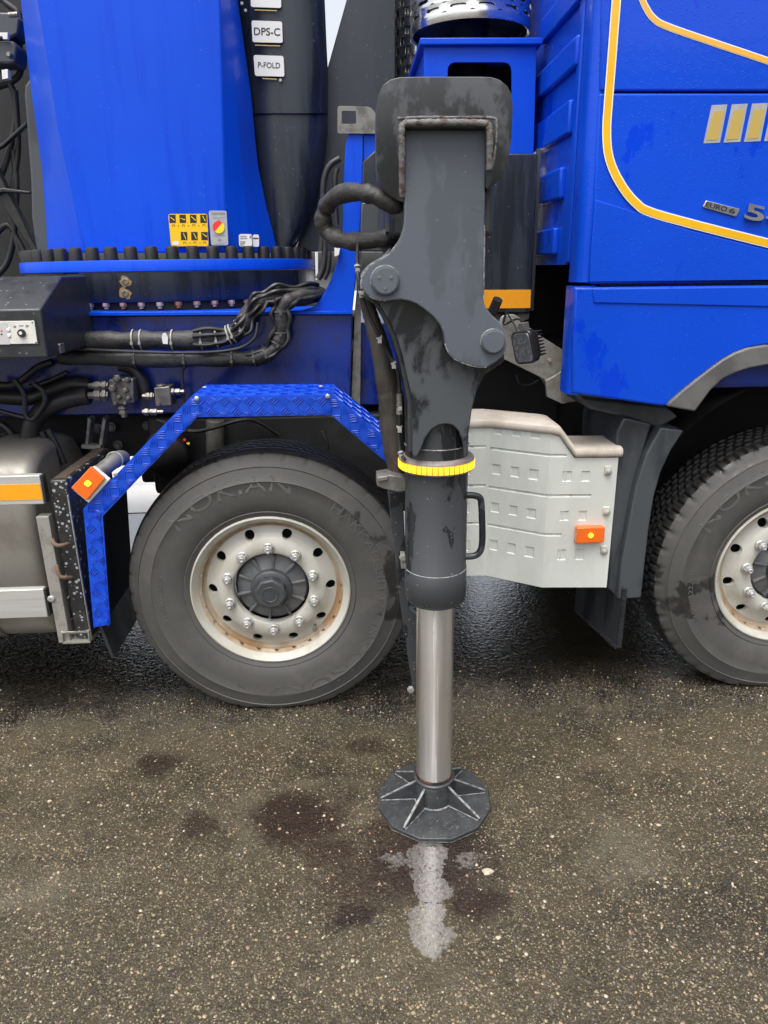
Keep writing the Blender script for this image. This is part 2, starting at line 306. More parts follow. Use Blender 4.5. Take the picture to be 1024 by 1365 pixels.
class B:
    def __init__(s): s.v = []; s.f = []
    def add(s, vs, fs):
        k = len(s.v); s.v += [tuple(map(float, p)) for p in vs]; s.f += [tuple(i+k for i in q) for q in fs]; return s
    def loft(s, rings, closed=True, caps=True):
        n = len(rings[0]); vs = [p for r_ in rings for p in r_]; fs = []
        for i in range(len(rings)-1):
            for j in range(n if closed else n-1):
                a = i*n+j; b_ = i*n+(j+1) % n; fs.append((a, b_, b_+n, a+n))
        if caps and closed:
            fs.append(tuple(range(n-1, -1, -1))); fs.append(tuple(range((len(rings)-1)*n, len(rings)*n)))
        return s.add(vs, fs)
    def prism(s, pts, d):        # outline (3-D) swept by vector d
        d = np.asarray(d, float); return s.loft([[np.asarray(p) for p in pts], [np.asarray(p)+d for p in pts]])
    def slab(s, uv, y, t):       # outline surveyed on the vertical plane y, t thick, going away from the viewer
        return s.prism([P(a, b, y) for a, b in uv], (0, t, 0))
    def box(s, lo, hi):
        x0, y0, z0 = lo; x1, y1, z1 = hi
        return s.add([(x0, y0, z0), (x1, y0, z0), (x1, y1, z0), (x0, y1, z0), (x0, y0, z1), (x1, y0, z1), (x1, y1, z1), (x0, y1, z1)],
                     [(3, 2, 1, 0), (4, 5, 6, 7), (0, 1, 5, 4), (1, 2, 6, 5), (2, 3, 7, 6), (3, 0, 4, 7)])
    def obox(s, c, ax, ay, az):  # oriented box, half-axis vectors
        c, ax, ay, az = map(lambda q: np.asarray(q, float), (c, ax, ay, az))
        vs = [c+i*ax+j*ay+k*az for k in (-1, 1) for (i, j) in ((-1, -1), (1, -1), (1, 1), (-1, 1))]
        return s.add(vs, [(3, 2, 1, 0), (4, 5, 6, 7), (0, 1, 5, 4), (1, 2, 6, 5), (2, 3, 7, 6), (3, 0, 4, 7)])
    def tube(s, path, r, seg=12, wob=0, caps=True):
        path = [np.asarray(p, float) for p in path]; n = len(path); rings = []; up = None
        for i, p in enumerate(path):
            t = path[min(i+1, n-1)]-path[max(i-1, 0)]; t = t/np.linalg.norm(t)
            if up is None:
                up = np.array([0, 0, 1.]) if abs(t[2]) < .9 else np.array([0, 1., 0])
            a = np.cross(t, up); a /= np.linalg.norm(a); up = np.cross(a, t)
            rr = r[i] if hasattr(r, '__len__') else r
            rings.append([p+(a*math.cos(q)+up*math.sin(q))*rr*(1+(wob*(random.random()-.5) if wob else 0)) for q in np.linspace(0, 2*math.pi, seg, endpoint=False)])
        return s.loft(rings, True, caps)
    def cyl(s, p0, p1, r, seg=24, r1=None):
        return s.tube([p0, p1], [r, r if r1 is None else r1], seg)
    def lathe(s, prof, c, axis, seg=64, caps=False):   # prof: (radius, distance along axis)
        c = np.asarray(c, float); ax = np.asarray(axis, float); ax /= np.linalg.norm(ax)
        e1 = np.cross(ax, (0, 0, 1.)) if abs(ax[2]) < .9 else np.array([1., 0, 0]); e1 /= np.linalg.norm(e1); e2 = np.cross(e1, ax)
        rings = [[c+ax*d+(e1*math.cos(q)+e2*math.sin(q))*r for q in np.linspace(0, 2*math.pi, seg, endpoint=False)] for r, d in prof]
        return s.loft(rings, True, caps)
    def hexa(s, c, axis, r, h, n=6, rot=0):
        c = np.asarray(c, float); ax = np.asarray(axis, float); ax /= np.linalg.norm(ax)
        e1 = np.cross(ax, (0, 0, 1.)) if abs(ax[2]) < .9 else np.array([1., 0, 0]); e1 /= np.linalg.norm(e1); e2 = np.cross(e1, ax)
        ring = lambda d, k: [c+ax*d+(e1*math.cos(q+rot)+e2*math.sin(q+rot))*r*k for q in np.linspace(0, 2*math.pi, n, endpoint=False)]
        return s.loft([ring(0, 1), ring(h*.85, 1), ring(h, .88)])
    def build(s, name, m, parent=None, bevel=0, smooth=40, seg=2, origin=None, kind=None, label=None):
        me = bpy.data.meshes.new(name); v = np.array(s.v)
        c = (v.min(0)+v.max(0))/2 if origin is None else np.asarray(origin, float)
        me.from_pydata((v-c).tolist(), [], s.f); me.materials.append(m)
        bm = bmesh.new(); bm.from_mesh(me); bmesh.ops.remove_doubles(bm, verts=bm.verts, dist=1e-6); bmesh.ops.recalc_face_normals(bm, faces=bm.faces); bm.to_mesh(me); bm.free()
        if smooth:
            me.polygons.foreach_set('use_smooth', [True]*len(me.polygons)); me.set_sharp_from_angle(angle=rad(smooth))
        o = bpy.data.objects.new(name, me); COL.objects.link(o); ORG[o.name] = c
        if parent is not None: o.parent = parent; o.location = c-ORG[parent.name]
        else: o.location = c
        if bevel:
            bv = o.modifiers.new('edge', 'BEVEL'); bv.width = bevel; bv.segments = seg; bv.limit_method = 'ANGLE'; bv.angle_limit = rad(35)
        return setp(o, label, kind=kind)

def inst(src, name, parent, world, rot=None):
    o = src.copy(); o.name = name; COL.objects.link(o); o.parent = parent; o.location = np.asarray(world)-ORG[parent.name]
    if rot is not None: o.rotation_euler = rot
    ORG[o.name] = np.asarray(world, float); return o
def cr(pts, k=8):                # smooth curve through points
    pts = [np.asarray(p, float) for p in pts]; out = []
    q = [2*pts[0]-pts[1]]+pts+[2*pts[-1]-pts[-2]]
    for i in range(1, len(q)-2):
        for t in np.linspace(0, 1, k, endpoint=False):
            a, b_, c, d = q[i-1], q[i], q[i+1], q[i+2]
            out.append(.5*(2*b_+(c-a)*t+(2*a-5*b_+4*c-d)*t*t+(3*b_-a-3*c+d)*t**3))
    return out+[pts[-1]]
def rnd(pts, k=5):               # outline with rounded corners: (u, v, radius)
    out = []; n = len(pts)
    for i in range(n):
        p = np.array(pts[i][:2], float); r_ = pts[i][2] if len(pts[i]) > 2 else 0
        if not r_: out.append(tuple(p)); continue
        a = np.array(pts[i-1][:2], float)-p; b_ = np.array(pts[(i+1) % n][:2], float)-p
        la, lb = np.linalg.norm(a), np.linalg.norm(b_); a /= la; b_ /= lb; r_ = min(r_, la*.5, lb*.5)
        for t in np.linspace(0, 1, k): out.append(tuple((1-t)**2*(p+a*r_)+2*t*(1-t)*p+t*t*(p+b_*r_)))
    return out
def ribbon(b, path, width, y, t):     # flat band along a surveyed path on plane y; width in metres
    c = [P(a, v, y) for a, v in path]; L_, R_ = [], []
    for i in range(len(c)):
        d = c[min(i+1, len(c)-1)]-c[max(i-1, 0)]; nn = np.array([-d[2], 0, d[0]]); nn /= np.linalg.norm(nn)
        L_.append(c[i]+nn*width/2); R_.append(c[i]-nn*width/2)
    rings = [[L_[i], R_[i], R_[i]+(0, t, 0), L_[i]+(0, t, 0)] for i in range(len(c))]
    return b.loft([[np.asarray(p) for p in r_] for r_ in rings])
def text_mesh(s, extrude=.5, bold=0):
    cu = bpy.data.curves.new('lettering', 'FONT'); cu.body = s; cu.size = 1; cu.extrude = extrude; cu.offset = bold; cu.resolution_u = 3
    o = bpy.data.objects.new('lettering', cu); COL.objects.link(o); dg = bpy.context.evaluated_depsgraph_get(); dg.update()
    me = bpy.data.meshes.new_from_object(o.evaluated_get(dg)); vs = np.array([v.co[:] for v in me.vertices]); fs = [tuple(p.vertices) for p in me.polygons]
    bpy.data.objects.remove(o); bpy.data.curves.remove(cu); bpy.data.meshes.remove(me)
    return vs, fs
def text_on(b, s, u0, v0, ux, uy, y, t, bold=0, fit=None):  # letters lying on plane y: u0,v0 = left end of the baseline; ux, uy photo steps per letter height
    vs, fs = text_mesh(s, .5, bold); k = 1.0
    if fit: k = fit/(vs[:, 0].max()-vs[:, 0].min())
    x0 = vs[:, 0].min(); cap = .70
    out = []
    for x, yy, z in vs:
        a = (x-x0)*k; c = yy/cap
        out.append(P(u0+a*ux[0]+c*uy[0], v0+a*ux[1]+c*uy[1], y-t*(z+.5)))
    return b.add(out, fs)

# ================================================================== SETTING
g = B(); R_ = 400
g.add([(-R_, -R_, 0), (R_, -R_, 0), (R_, R_, 0), (-R_, R_, 0)], [(0, 1, 2, 3)])
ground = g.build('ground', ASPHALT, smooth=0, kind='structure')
b = B(); b.add([(-80, 5.0, .004), (80, 5.0, .004), (80, 60, .004), (-80, 60, .004)], [(0, 1, 2, 3)])
b.build('sky_sheen_ground', mat('pale_sky_sheen', (.56, .55, .53), .35, (.46, .45, .44), .25, scale=(1.5, 1.5, 1.5), spots=(60, .3, (.2, .19, .18)), bump=(40, .3)), smooth=0, kind='structure')  # far ground coloured pale for the sky it reflects
STAINS = [(-.717, 2.17, .1), (-.52, 1.85, .09), (-.25, 1.87, .17), (.02, 2.2, .1), (.17, 1.7, .2), (-.04, 1.5, .09), (.3, 1.5, .13), (-.1, 1.72, .11), (.06, 1.6, .11)]
def STN(x, y): return np.max([np.exp(-((x-a)**2+(y-b_)**2)/(r_*r_*.8)) for a, b_, r_ in STAINS], 0)
# loose and proud aggregate in the surface
def chips(n):
    yy = .85+(2.75-.85)*rng.random(n)**1.25; xx = (rng.random(n)*2-1)*(yy*.62+.25)+.04*yy
    keep = (np.hypot(xx-.232, yy-1.905) > .2) & ((np.hypot((xx-.16)/.10, (yy-1.53)/.26) > 1) | (rng.random(n) < .12)) & ((STN(xx, yy) < .5) | (rng.random(n) < .3)) & (yy < 2.25+.5*rng.random(n)); xx, yy = xx[keep], yy[keep]; n = len(xx)
    s = np.clip(rng.lognormal(math.log(.0018), .55, n), .0007, .0062)
    base = np.array([(1, 0, 0), (.3, .95, 0), (-.8, .6, 0), (-.8, -.6, 0), (.3, -.95, 0), (.05, 0, .75)])
    a = rng.random(n)*6.283; st = .55+.5*rng.random(n)
    v = base[None]*(1+.5*(rng.random((n, 6, 1))-.5)); v = v*s[:, None, None]; v[:, :, 1] *= st[:, None]
    x = v[:, :, 0]*np.cos(a)[:, None]-v[:, :, 1]*np.sin(a)[:, None]; y = v[:, :, 0]*np.sin(a)[:, None]+v[:, :, 1]*np.cos(a)[:, None]
    v[:, :, 0] = x+xx[:, None]; v[:, :, 1] = y+yy[:, None]; v[:, :5, 2] = -.0004
    f = np.array([(0, 1, 5), (1, 2, 5), (2, 3, 5), (3, 4, 5), (4, 0, 5)])
    fs = (f[None]+(np.arange(n)*6)[:, None, None]).reshape(-1, 3)
    me = bpy.data.meshes.new('stone_chips'); me.from_pydata(v.reshape(-1, 3).tolist(), [], fs.tolist()); me.materials.append(CHIP)
    o = bpy.data.objects.new('stone_chips', me); COL.objects.link(o)
    return setp(o, 'fine tan and grey stone chips in the wet asphalt surface', 'gravel', kind='stuff')
chips(52000)

hall = empty('reflection_hall', (14, -13, 0), 'added unseen grey hall behind the viewpoint for reflections', 'reflection helper')  # invented hall, put out of view to show in chrome and paint
b = B(); b.box((3.5, -22, 0), (30, -11, 5.2)); b.build('wall', mat('added_hall_cladding', (.16, .155, .14), .6), hall)
b = B(); b.prism([(3.2, -10.7, 5.2), (3.2, -22.3, 5.2), (3.2, -16.5, 7.0)], (27, 0, 0)); b.build('roof', mat('added_hall_roof', (.06, .06, .06), .6), hall)
for x in (6, 13, 20):
    b = B(); b.box((x, -11.0, 0), (x+4.2, -10.95, 4.2)); b.build('door', mat('added_hall_door', (.35, .35, .33), .5) if 'added_hall_door' not in MATS else MATS['added_hall_door'], hall)
# ================================================================== TRUCK
WY, WZ, X1, X2 = 2.449, .510, -.324, 1.685
truck = empty('truck', (.6, 3.65, 0), 'blue heavy truck with yellow pinstripes and white steel wheels on wet asphalt', 'truck')

# ---- wheels
def arc_hole_ring(b, c, prof, n, hole_r, r_mid, off, depth):
    """ring of a disc wheel between two radii, with n round ventilation holes; prof(r) gives distance behind the face"""
    r0, r1 = r_mid[0], r_mid[1]; rm = (r0+r1)/2
    for k in range(n):
        a0 = off+2*math.pi*k/n; da = math.pi/n
        S = 64; inn, out, deep = [], [], []
        for q in range(S):
            t = 2*math.pi*q/S; ct, st_ = math.cos(t), math.sin(t); m_ = max(abs(ct), abs(st_))
            def pt(r_, a, d=0): return (c[0]+r_*math.cos(a), c[1]+prof(r_)+d, c[2]+r_*math.sin(a))
            out.append(pt(rm+(r1-r0)/2*st_/m_, a0+da*ct/m_))
            inn.append(pt(rm+hole_r*st_, a0+hole_r/rm*ct)); deep.append(pt(rm+hole_r*.97*st_, a0+hole_r*.97/rm*ct, depth))
        b.loft([out, inn, deep], True, False)
NUTSRC = None
def make_wheel(X, W, coarse, rot=0):
    global NUTSRC
    c = np.array([X, W, WZ])
    hb = B(); hb.lathe([(.0, .045), (.05, .045), (.085, .06), (.13, .075), (.14, .09), (.14, .30), (.0, .30)], c, (0, 1, 0), 48)
    for k in range(10):
        a = rot+2*math.pi*(k+.3)/10; d = np.array([math.cos(a), 0, math.sin(a)]); t = np.array([-d[2], 0, d[0]])
        hb.obox(c+d*.102+(0, .064, 0), d*.03, (0, .010, 0), t*.0045)
    wheel = hb.build('wheel', HUB, truck, bevel=.002, origin=c)
    # rim and disc
    rb = B()
    rb.lathe([(.262, .055), (.272, .040), (.279, .030), (.287, .020), (.293, .014), (.2985, .016), (.3005, .024), (.296, .032), (.29, .034)], c, (0, 1, 0), 96)
    rb.lathe([(.1415, .075), (.142, .052), (.1445, .046), (.15, .043), (.17, .042), (.188, .044), (.198, .050), (.2, .0513), (.204, .0548)], c, (0, 1, 0), 120)
    prof = lambda r_: np.interp(r_, [.2, .21, .222, .235, .25, .262], [.0513, .058, .066, .072, .076, .075])
    arc_hole_ring(rb, c, prof, 10, .0188, (.200, .246), math.radians(72)+rot, .016)
    rb.lathe([(.240, .0760), (.246, .0757), (.256, .078), (.264, .074), (.266, .062), (.262, .055)], c, (0, 1, 0), 120)
    rim = rb.build('rim', RIM, wheel, smooth=50); rim.data.materials.append(RIMD); rc = c-ORG[rim.name]
    for p in rim.data.polygons:
        q = np.array(p.center)-rc
        if .2475 < math.hypot(q[0], q[2]) < .2705 and q[1] > .04: p.material_index = 1
    bk = B(); bk.lathe([(.15, .11), (.262, .115)], c, (0, 1, 0), 48); bk.build('brake_drum', VOID, wheel)
    # nuts
    for k in range(10):
        a = math.radians(90+36*k)+rot; p = c+np.array([math.cos(a)*.1675, .042, math.sin(a)*.1675])
        if NUTSRC is None:
            nb = B(); nb.lathe([(.0, 0), (.0225, 0), (.0225, -.005), (.019, -.009), (.017, -.009)], p, (0, 1, 0), 24); nb.hexa(p-(0, .008, 0), (0, -1, 0), .0175, .017)
            nb.lathe([(.0095, -.02), (.0095, -.033), (.0075, -.035), (.005, -.0335), (0, -.0335)], p, (0, 1, 0), 14)
            NUTSRC = nb.build('lug_nut', NUT, wheel, bevel=.0008, origin=p); NUTSRC.rotation_euler = (0, a, 0)
        else: inst(NUTSRC, 'lug_nut', wheel, p, (0, a*1.7, 0))
    cb = B(); cb.lathe([(.078, .06), (.078, .035), (.07, .028), (.058, .026)], c, (0, 1, 0), 48); cb.hexa(c+(0, .03, 0), (0, -1, 0), .061, .038, 8, rot+.2)
    cb.lathe([(.031, -.008), (.031, -.0105), (.027, -.0105), (.027, -.0078)], c, (0, 1, 0), 32)
    cb.build('hub_cap', HUBC, wheel, bevel=.003)
    vb = B(); a = math.radians(-48)+rot; p = c+np.array([math.cos(a)*.232, .06, math.sin(a)*.232]); vb.cyl(p+(0, .02, 0), p-(0, .02, 0), .006, 10); vb.cyl(p-(0, .018, 0), p-(0, .03, 0), .0085, 10); vb.build('valve_stem', GALVD, wheel)
    # tyre
    tb = B(); seg = 360; wid = .315
    side = [(.288, .040), (.294, .026), (.302, .019), (.318, .012), (.321, .0145), (.324, .012), (.36, .003), (.40, -.001), (.433, .000), (.437, -.0025), (.442, .001), (.466, .009), (.484, .016), (.487, .0135), (.491, .019), (.505, .027)]
    tread = [(.519, .036), (.527, .044), (.5325, .055)]
    grooves = [.095, .130, .1575, .185, .22]
    yy = sorted(set([.055, .075, .0875]+[q+e for q in grooves for e in (-.007, -.0045, .0045, .007)]+[wid-.0875, wid-.075, wid-.055]))
    prof_ = side+tread+[(.5325+.006*(1-((y-wid/2)/(wid/2))**2), y) for y in yy[1:-1]]+[(r_, wid-y) for r_, y in reversed(side+tread)]
    rings = []
    for i, (r_, y) in enumerate(prof_):
        ring = []
        for j in range(seg):
            a = 2*math.pi*j/seg; rr = r_; y_ = y
            on = .05 <= y <= wid-.05
            if on and any(abs(y-q) < .005 for q in grooves): rr -= .013
            elif on:
                lane = sum(y > q for q in grooves); per = 4 if coarse else 6
                ph = (j+lane*2) % per
                if coarse and ph == 0: rr -= .011
                if not coarse and ph == 0 and lane not in (0, 5): rr -= .004
            if .03 < y < .05 and r_ > .51:
                if coarse:
                    if j % 8 < 2: rr -= .006; y_ += .004
                elif j % 9 == 0: rr -= .004; y_ += .003
            x, z = rr*math.cos(a), rr*math.sin(a)
            zz = WZ+z
            if zz < .001+.002*(1-math.cos(a)): # flattened footprint with a slight bulge
                d = .001-zz; zz = .001
                if y < wid/2: y_ -= min(.012, d*.6)
                else: y_ += min(.012, d*.6)
            elif zz < .12:
                bul = .008*(1-zz/.12)**1.5
                if .0 <= y <= .05: y_ -= bul
            ring.append((X+x, W+y_, zz))
        rings.append(ring)
    tb.loft(rings, True, False)
    ty = tb.build('tyre', RUBBER, wheel, smooth=35)
    ty.data.materials.append(TREAD)
    cen = c-ORG[ty.name]
    for p in ty.data.polygons:
        q = np.array(p.center)-cen
        if math.hypot(q[0], q[2]) > .5 and .048 < q[1] < wid-.04: p.material_index = 1
    # raised sidewall lettering and mould lines
    lb = B()
    def sidey(r_): return np.interp(r_, [s_[0] for s_ in side], [s_[1] for s_ in side])
    def arc_text(s, a_start, a_end, r_base, h, t=.0012, bold=0, outline=False):
        vs, fs = text_mesh(s, .5, bold); x0, x1 = vs[:, 0].min(), vs[:, 0].max(); out = []
        for x, yq, z in vs:
            a = a_start+(a_end-a_start)*(x-x0)/(x1-x0); r_ = r_base+yq/.7*h
            out.append((X+r_*math.cos(a), W+sidey(r_)-t*(z+.5)-.0002, WZ+r_*math.sin(a)))
        lb.add(out, fs)
    D = math.radians
    def done(nm='sidewall_lettering'):
        if not lb.v: return
        global _dummy
        lb.build(nm, LETTER, wheel, smooth=0); lb.v.clear(); lb.f.clear()
    arc_text('HAKKAPELIITTA', D(54)+rot, D(-14)+rot, .402, .032); done(); arc_text('TRUCK', D(-18)+rot, D(-42)+rot, .402, .032); done()
    arc_text('NOKIAN', D(140)+rot, D(76)+rot, .400, .058); done()
    arc_text('NOKIAN', D(-48)+rot, D(-112)+rot, .400, .058); done()
    arc_text('315/80R22.5', D(195)+rot, D(168)+rot, .395, .018); done()
    for k in range(12):
        a = D(15+30*k)+rot; r_ = np.linspace(.33, .425 if k % 2 else .385, 6); d = D(.16)
        vs = []
        for q in r_:
            for e in (-1, 1): vs.append((X+q*math.cos(a+e*d), W+sidey(q)-.0012, WZ+q*math.sin(a+e*d)))
        lb.add(vs, [(2*i, 2*i+1, 2*i+3, 2*i+2) for i in range(5)])
    lb.build('mould_lines', LETTER, wheel, smooth=0, kind='stuff')
    return wheel
wheelA = make_wheel(X1, WY, False)
wheelB = make_wheel(X2, WY+.012, True, math.radians(13))
def copy_wheel(src, y):
    o = src.copy(); COL.objects.link(o); o.parent = truck; x = ORG[src.name][0]
    o.location = np.array([x, y, WZ])-ORG[truck.name]; o.rotation_euler = (0, 0, math.pi); ORG[o.name] = np.array([x, y, WZ])
    for ch in src.children:
        c = ch.copy(); COL.objects.link(c); c.parent = o
for s_ in (wheelA, wheelB): copy_wheel(s_, 4.87)
b = B()
for x in (X1, X2): b.cyl((x, 2.75, WZ-.02), (x, 4.55, WZ-.02), .075, 16); b.box((x-.14, 3.5, WZ-.17), (x+.14, 3.85, WZ+.12))
b.build('axle', CHASS, truck, bevel=.01)

# ---- chassis
b = B(); b.box((-4.2, 3.22, .86), (3.2, 3.30, 1.13)); b.box((-4.2, 4.0, .86), (3.2, 4.08, 1.13))
for x in (-2.2, -.9, .45, 1.3, 2.4): b.box((x, 3.30, .9), (x+.12, 4.0, 1.1))
b.build('chassis_rail', CHASS, truck, bevel=.006)
b = B(); b.box((-.86, 3.0, .74), (-.72, 3.21, 1.08)); b.box((-.25, 3.02, .62), (.45, 3.20, .92)); b.box((-.8, 3.40, .60), (3.0, 3.85, .84)); b.box((.35, 3.2, .5), (.95, 3.95, 1.3))
b.box((.70, 3.3, .9), (1.2, 3.4, 1.66)); b.box((1.0, 2.6, 1.55), (3.3, 4.7, 1.66)); b.box((-4, 3.4, 1.13), (.6, 3.9, 1.3))
b.box((-5, 2.75, 1.36), (-1.32, 4.85, 1.48)); b.box((-5, 4.5, .32), (-1.72, 4.85, 1.05)); b.box((.55, 3.05, 1.30), (1.0, 4.8, 1.36)); b.box((-1.35, 4.45, .38), (-.95, 4.85, 1.2)); b.box((.22, 4.45, .40), (.78, 4.85, 1.1)); b.box((1.0, 4.3, .62), (3.3, 4.86, 1.6)); b.box((-5, 4.45, .75), (-1.35, 4.86, 1.4)); b.box((-1.2, 4.4, 1.0), (.3, 4.86, 1.4)); b.box((-.8, 3.9, .66), (3.0, 4.4, .84)); b.build('gearbox_and_light_blocks', CHASS, truck, bevel=.02)  # deck and far-side boxes added unseen to block light under the chassis
bolt = None
for i, (u, v) in enumerate([(366, 560), (381, 561), (397, 561), (413, 560), (430, 559), (444, 592), (458, 594), (474, 609), (484, 608), (502, 556), (233, 605), (236, 625), (148, 569), (130, 571), (157, 593), (196, 568), (470, 578), (494, 590), (488, 640)]):
    p = P(u, v, 3.2 if u > 300 else 3.18)
    if bolt is None: q = B(); q.hexa(p, (0, -1, 0), .016, .014); q.lathe([(.021, 0), (.021, -.003), (.012, -.004)], p, (0, 1, 0), 14); bolt = q.build('chassis_bolt', GALVD, truck, origin=p)
    else: inst(bolt, 'chassis_bolt', truck, p, (0, i*.7, 0))
b = B(); b.box((-.72, 3.0, .75), (.5, 3.19, 1.07)); b.build('spring_bracket_plate', CHASS, truck, bevel=.01)
b = B(); p = P(287, 560, 2.98); q_ = P(287, 610, 2.98); b.cyl(p, q_, .038, 24); b.lathe([(.045, 0), (.045, -.02)], q_, (0, 0, 1), 24); b.build('shock_absorber', GALVD, truck, bevel=.003)
b = B(); p = P(225, 602, 2.95); b.lathe([(.0, -.08), (.06, -.08), (.085, -.06), (.09, -.01), (.097, -.008), (.097, .01), (.09, .012), (.08, .09), (0, .1)], p, (0, 1, .1), 32); b.build('brake_chamber', CHASS, truck)
for k, (u, v, m_) in enumerate(((246, 586, RED), (251, 591, YELP))):
    b = B(); b.cyl(P(u, v, 2.9), P(u, v, 2.93), .006, 10); b.build('air_line_cap', m_, truck)
b = B(); b.tube(cr([P(210, 560, 2.95), P(260, 575, 2.9), P(320, 560, 2.92), P(345, 563, 2.95), P(372, 580, 2.98)]), .008, 8); b.tube(cr([P(430, 575, 2.95), P(436, 600, 2.95), P(425, 640, 2.98)]), .010, 8)
b.build('brake_hose', HOSE, truck)

# ---- cab
CY = 2.40
def cabslab(uv, t=.05, y=CY): return B().slab(uv, y, t)
cabslab([(806, -160), (1330, -160), (1330, 121), (799.5, 121)]).build('cab_upper_panel', BLUE, truck, bevel=.006, seg=3)
cabslab(rnd([(799, 124, 4), (1330, 124), (1330, 372), (786, 378.5, 3)])).build('cab_side_panel', BLUE, truck, bevel=.006, seg=3)
arc = [(889, 541.6), (893, 536), (910, 521), (930, 505), (948, 491), (964, 479.5), (981, 470), (999, 463.5), (1022, 460), (1060, 461), (1095, 470), (1150, 503), (1200, 560)]
cabslab([(766, 383), (1330, 376), (1330, 560)] + arc[::-1] + [(879, 541), (762, 524.5)], .05, CY-.003).build('cab_lower_panel', BLUE, truck, bevel=.008, seg=3)
cabslab([(790, 384.5), (1330, 378), (1330, 414), (1022, 409), (792, 404)], .012, CY-.0075).build('lower_panel_crease', BLUE, truck, bevel=.004, seg=3)
# crease below the stripe
cabslab([(794, 266), (848, 283), (920, 307), (1024, 333), (1200, 374), (1200, 372), (786, 376), (788, 330)], .01, CY-.004).build('side_panel_step', BLUE, truck, bevel=.0035, seg=3)
inn = [(927, 548.5), (934, 539), (948, 520), (964.5, 505), (981, 497), (999, 491), (1022.6, 486.5), (1060, 488), (1090, 497), (1130, 520), (1165, 560)]
oa = [(889.5, 541.8)]+arc[1:]
b = B(); b.slab(oa[:11]+[(1150, 503)]+[(1130, 520)]+inn[8::-1], CY-.016, .10); b.build('wheel_arch_flare', FLARE, truck, bevel=.006, seg=3)
# cab body: rear wall with its pressed ribs, rounded corner
XR = .752
b = B(); b.box((XR, CY+.048, 1.66), (3.4, 4.88, 3.2)); b.box((XR+.06, CY+.048, 1.235), (3.4, CY+.09, 1.66)); b.build('cab_body', BLUE_SHADE, truck, bevel=.02)
b = B()
cc = [(XR-.006, CY+.11), (XR-.010, CY+.045), (XR-.006, CY+.02), (XR+.006, CY+.008), (XR+.026, CY+.005), (XR+.06, CY+.012), (XR+.06, CY+.11)]
b.loft([[(x-.0, y, z) for x, y in cc] for z in (1.60, 2.8)]); b.build('cab_corner_pillar', BLUE, truck, smooth=60)
b = B(); cc2 = [(x-.008, y-.004) for x, y in cc]; b.loft([[(x, y, z) for x, y in cc2] for z in (1.236, 1.588)]); b.build('lower_corner_pillar', BLUE, truck, smooth=60)
b = B(); b.box((XR-.012, CY+.12, 1.66), (XR+.002, CY+.16, 2.8)); b.build('cab_back_flange', BLUE, truck, bevel=.006, seg=3)
ribs = [(2.42, 2.50, 2.47, 2.97), (2.245, 2.33, 2.50, 3.2), (2.06, 2.16, 2.54, 3.2), (1.87, 1.97, 2.60, 3.2), (1.69, 1.78, 2.64, 3.2)]
for z0, z1, y0, y1 in ribs:
    b = B(); b.obox(((XR-.009), (y0+y1)/2+.04, (z0+z1)/2), (.012, 0, 0), (0, (y1-y0)/2, 0), (0, 0, (z1-z0)/2)); b.build('back_wall_rib', BLUE, truck, bevel=.008, seg=3)
b = B(); b.box((XR-.002, CY+.16, 1.655), (XR+.01, 4.8, 3.0)); b.build('cab_back_wall', BLUE, truck)
b = B(); b.box((XR+.22, 2.62, 1.2), (XR+.3, 4.7, 1.75)); b.build('cab_back_lower_panel', CHASS, truck, bevel=.01)
# stripes
st1 = cr([(826, -70), (824.5, -40), (821.8, 0), (814.5, 95), (810.8, 142), (809, 172), (810.8, 202.5), (818.7, 228), (833, 253), (848.7, 271), (866, 282), (921.5, 298), (1024, 324), (1200, 368)], 10)
st2 = cr([(852, -60), (853, -20), (856, -3), (862, 11), (872, 24.5), (890, 35), (953, 57), (1024, 81), (1200, 142)], 10)
b = B(); ribbon(b, st1, .0275, CY-.0048, .0007); b.build('stripe_white_edge', WHITEV, truck, smooth=0)
b = B(); ribbon(b, st1, .0205, CY-.0055, .0006); b.build('yellow_stripe', YELLOW, truck, smooth=0)
b = B(); ribbon(b, st2, .0185, CY-.0012, .0010); b.build('stripe_white_edge', WHITEV, truck, smooth=0)
b = B(); ribbon(b, st2, .0135, CY-.0020, .0007); b.build('pale_yellow_stripe', PALEO, truck, smooth=0)
# badges
b = B(); b.slab(rnd([(941.8, 267, 2), (987, 278.5, 2), (982, 288.8, 2), (937, 275.9, 2)]), CY-.005, .005); bd = b.build('euro_badge', STEELP, truck, bevel=.0012)
b = B(); text_on(b, 'EURO', 940.8, 275.2, (1, .255), (1.6, -6.2), CY-.0052, .0008, .012, 28); text_on(b, '6', 971.5, 283.2, (1, .255), (1.7, -6.4), CY-.0052, .0008, .02, 8); b.build('badge_letters', INK, bd, smooth=0)
b = B(); text_on(b, '540', 992, 290, (1, .24), (4, -20), CY-.005, .008, .02, 88); b.build('power_badge', STEELP, truck, bevel=.0012)
# worn decal without legible lettering
dc = None
for k, x0 in enumerate((941, 968, 995, 1022, 1049, 1076)):
    b = B(); b.slab([(x0-3, 191-k), (x0+8, 140-k), (x0+29, 139-k), (x0+19, 190-k)], CY-.0012, .0012); dc = b.build('door_decal_bar', STICKG, truck, smooth=0)
    b = B(); b.slab([(x0+1, 187-k), (x0+11, 148-k), (x0+25, 147-k), (x0+16, 186-k)], CY-.002, .0008); b.build('decal_face', GOLDT, dc, smooth=0)
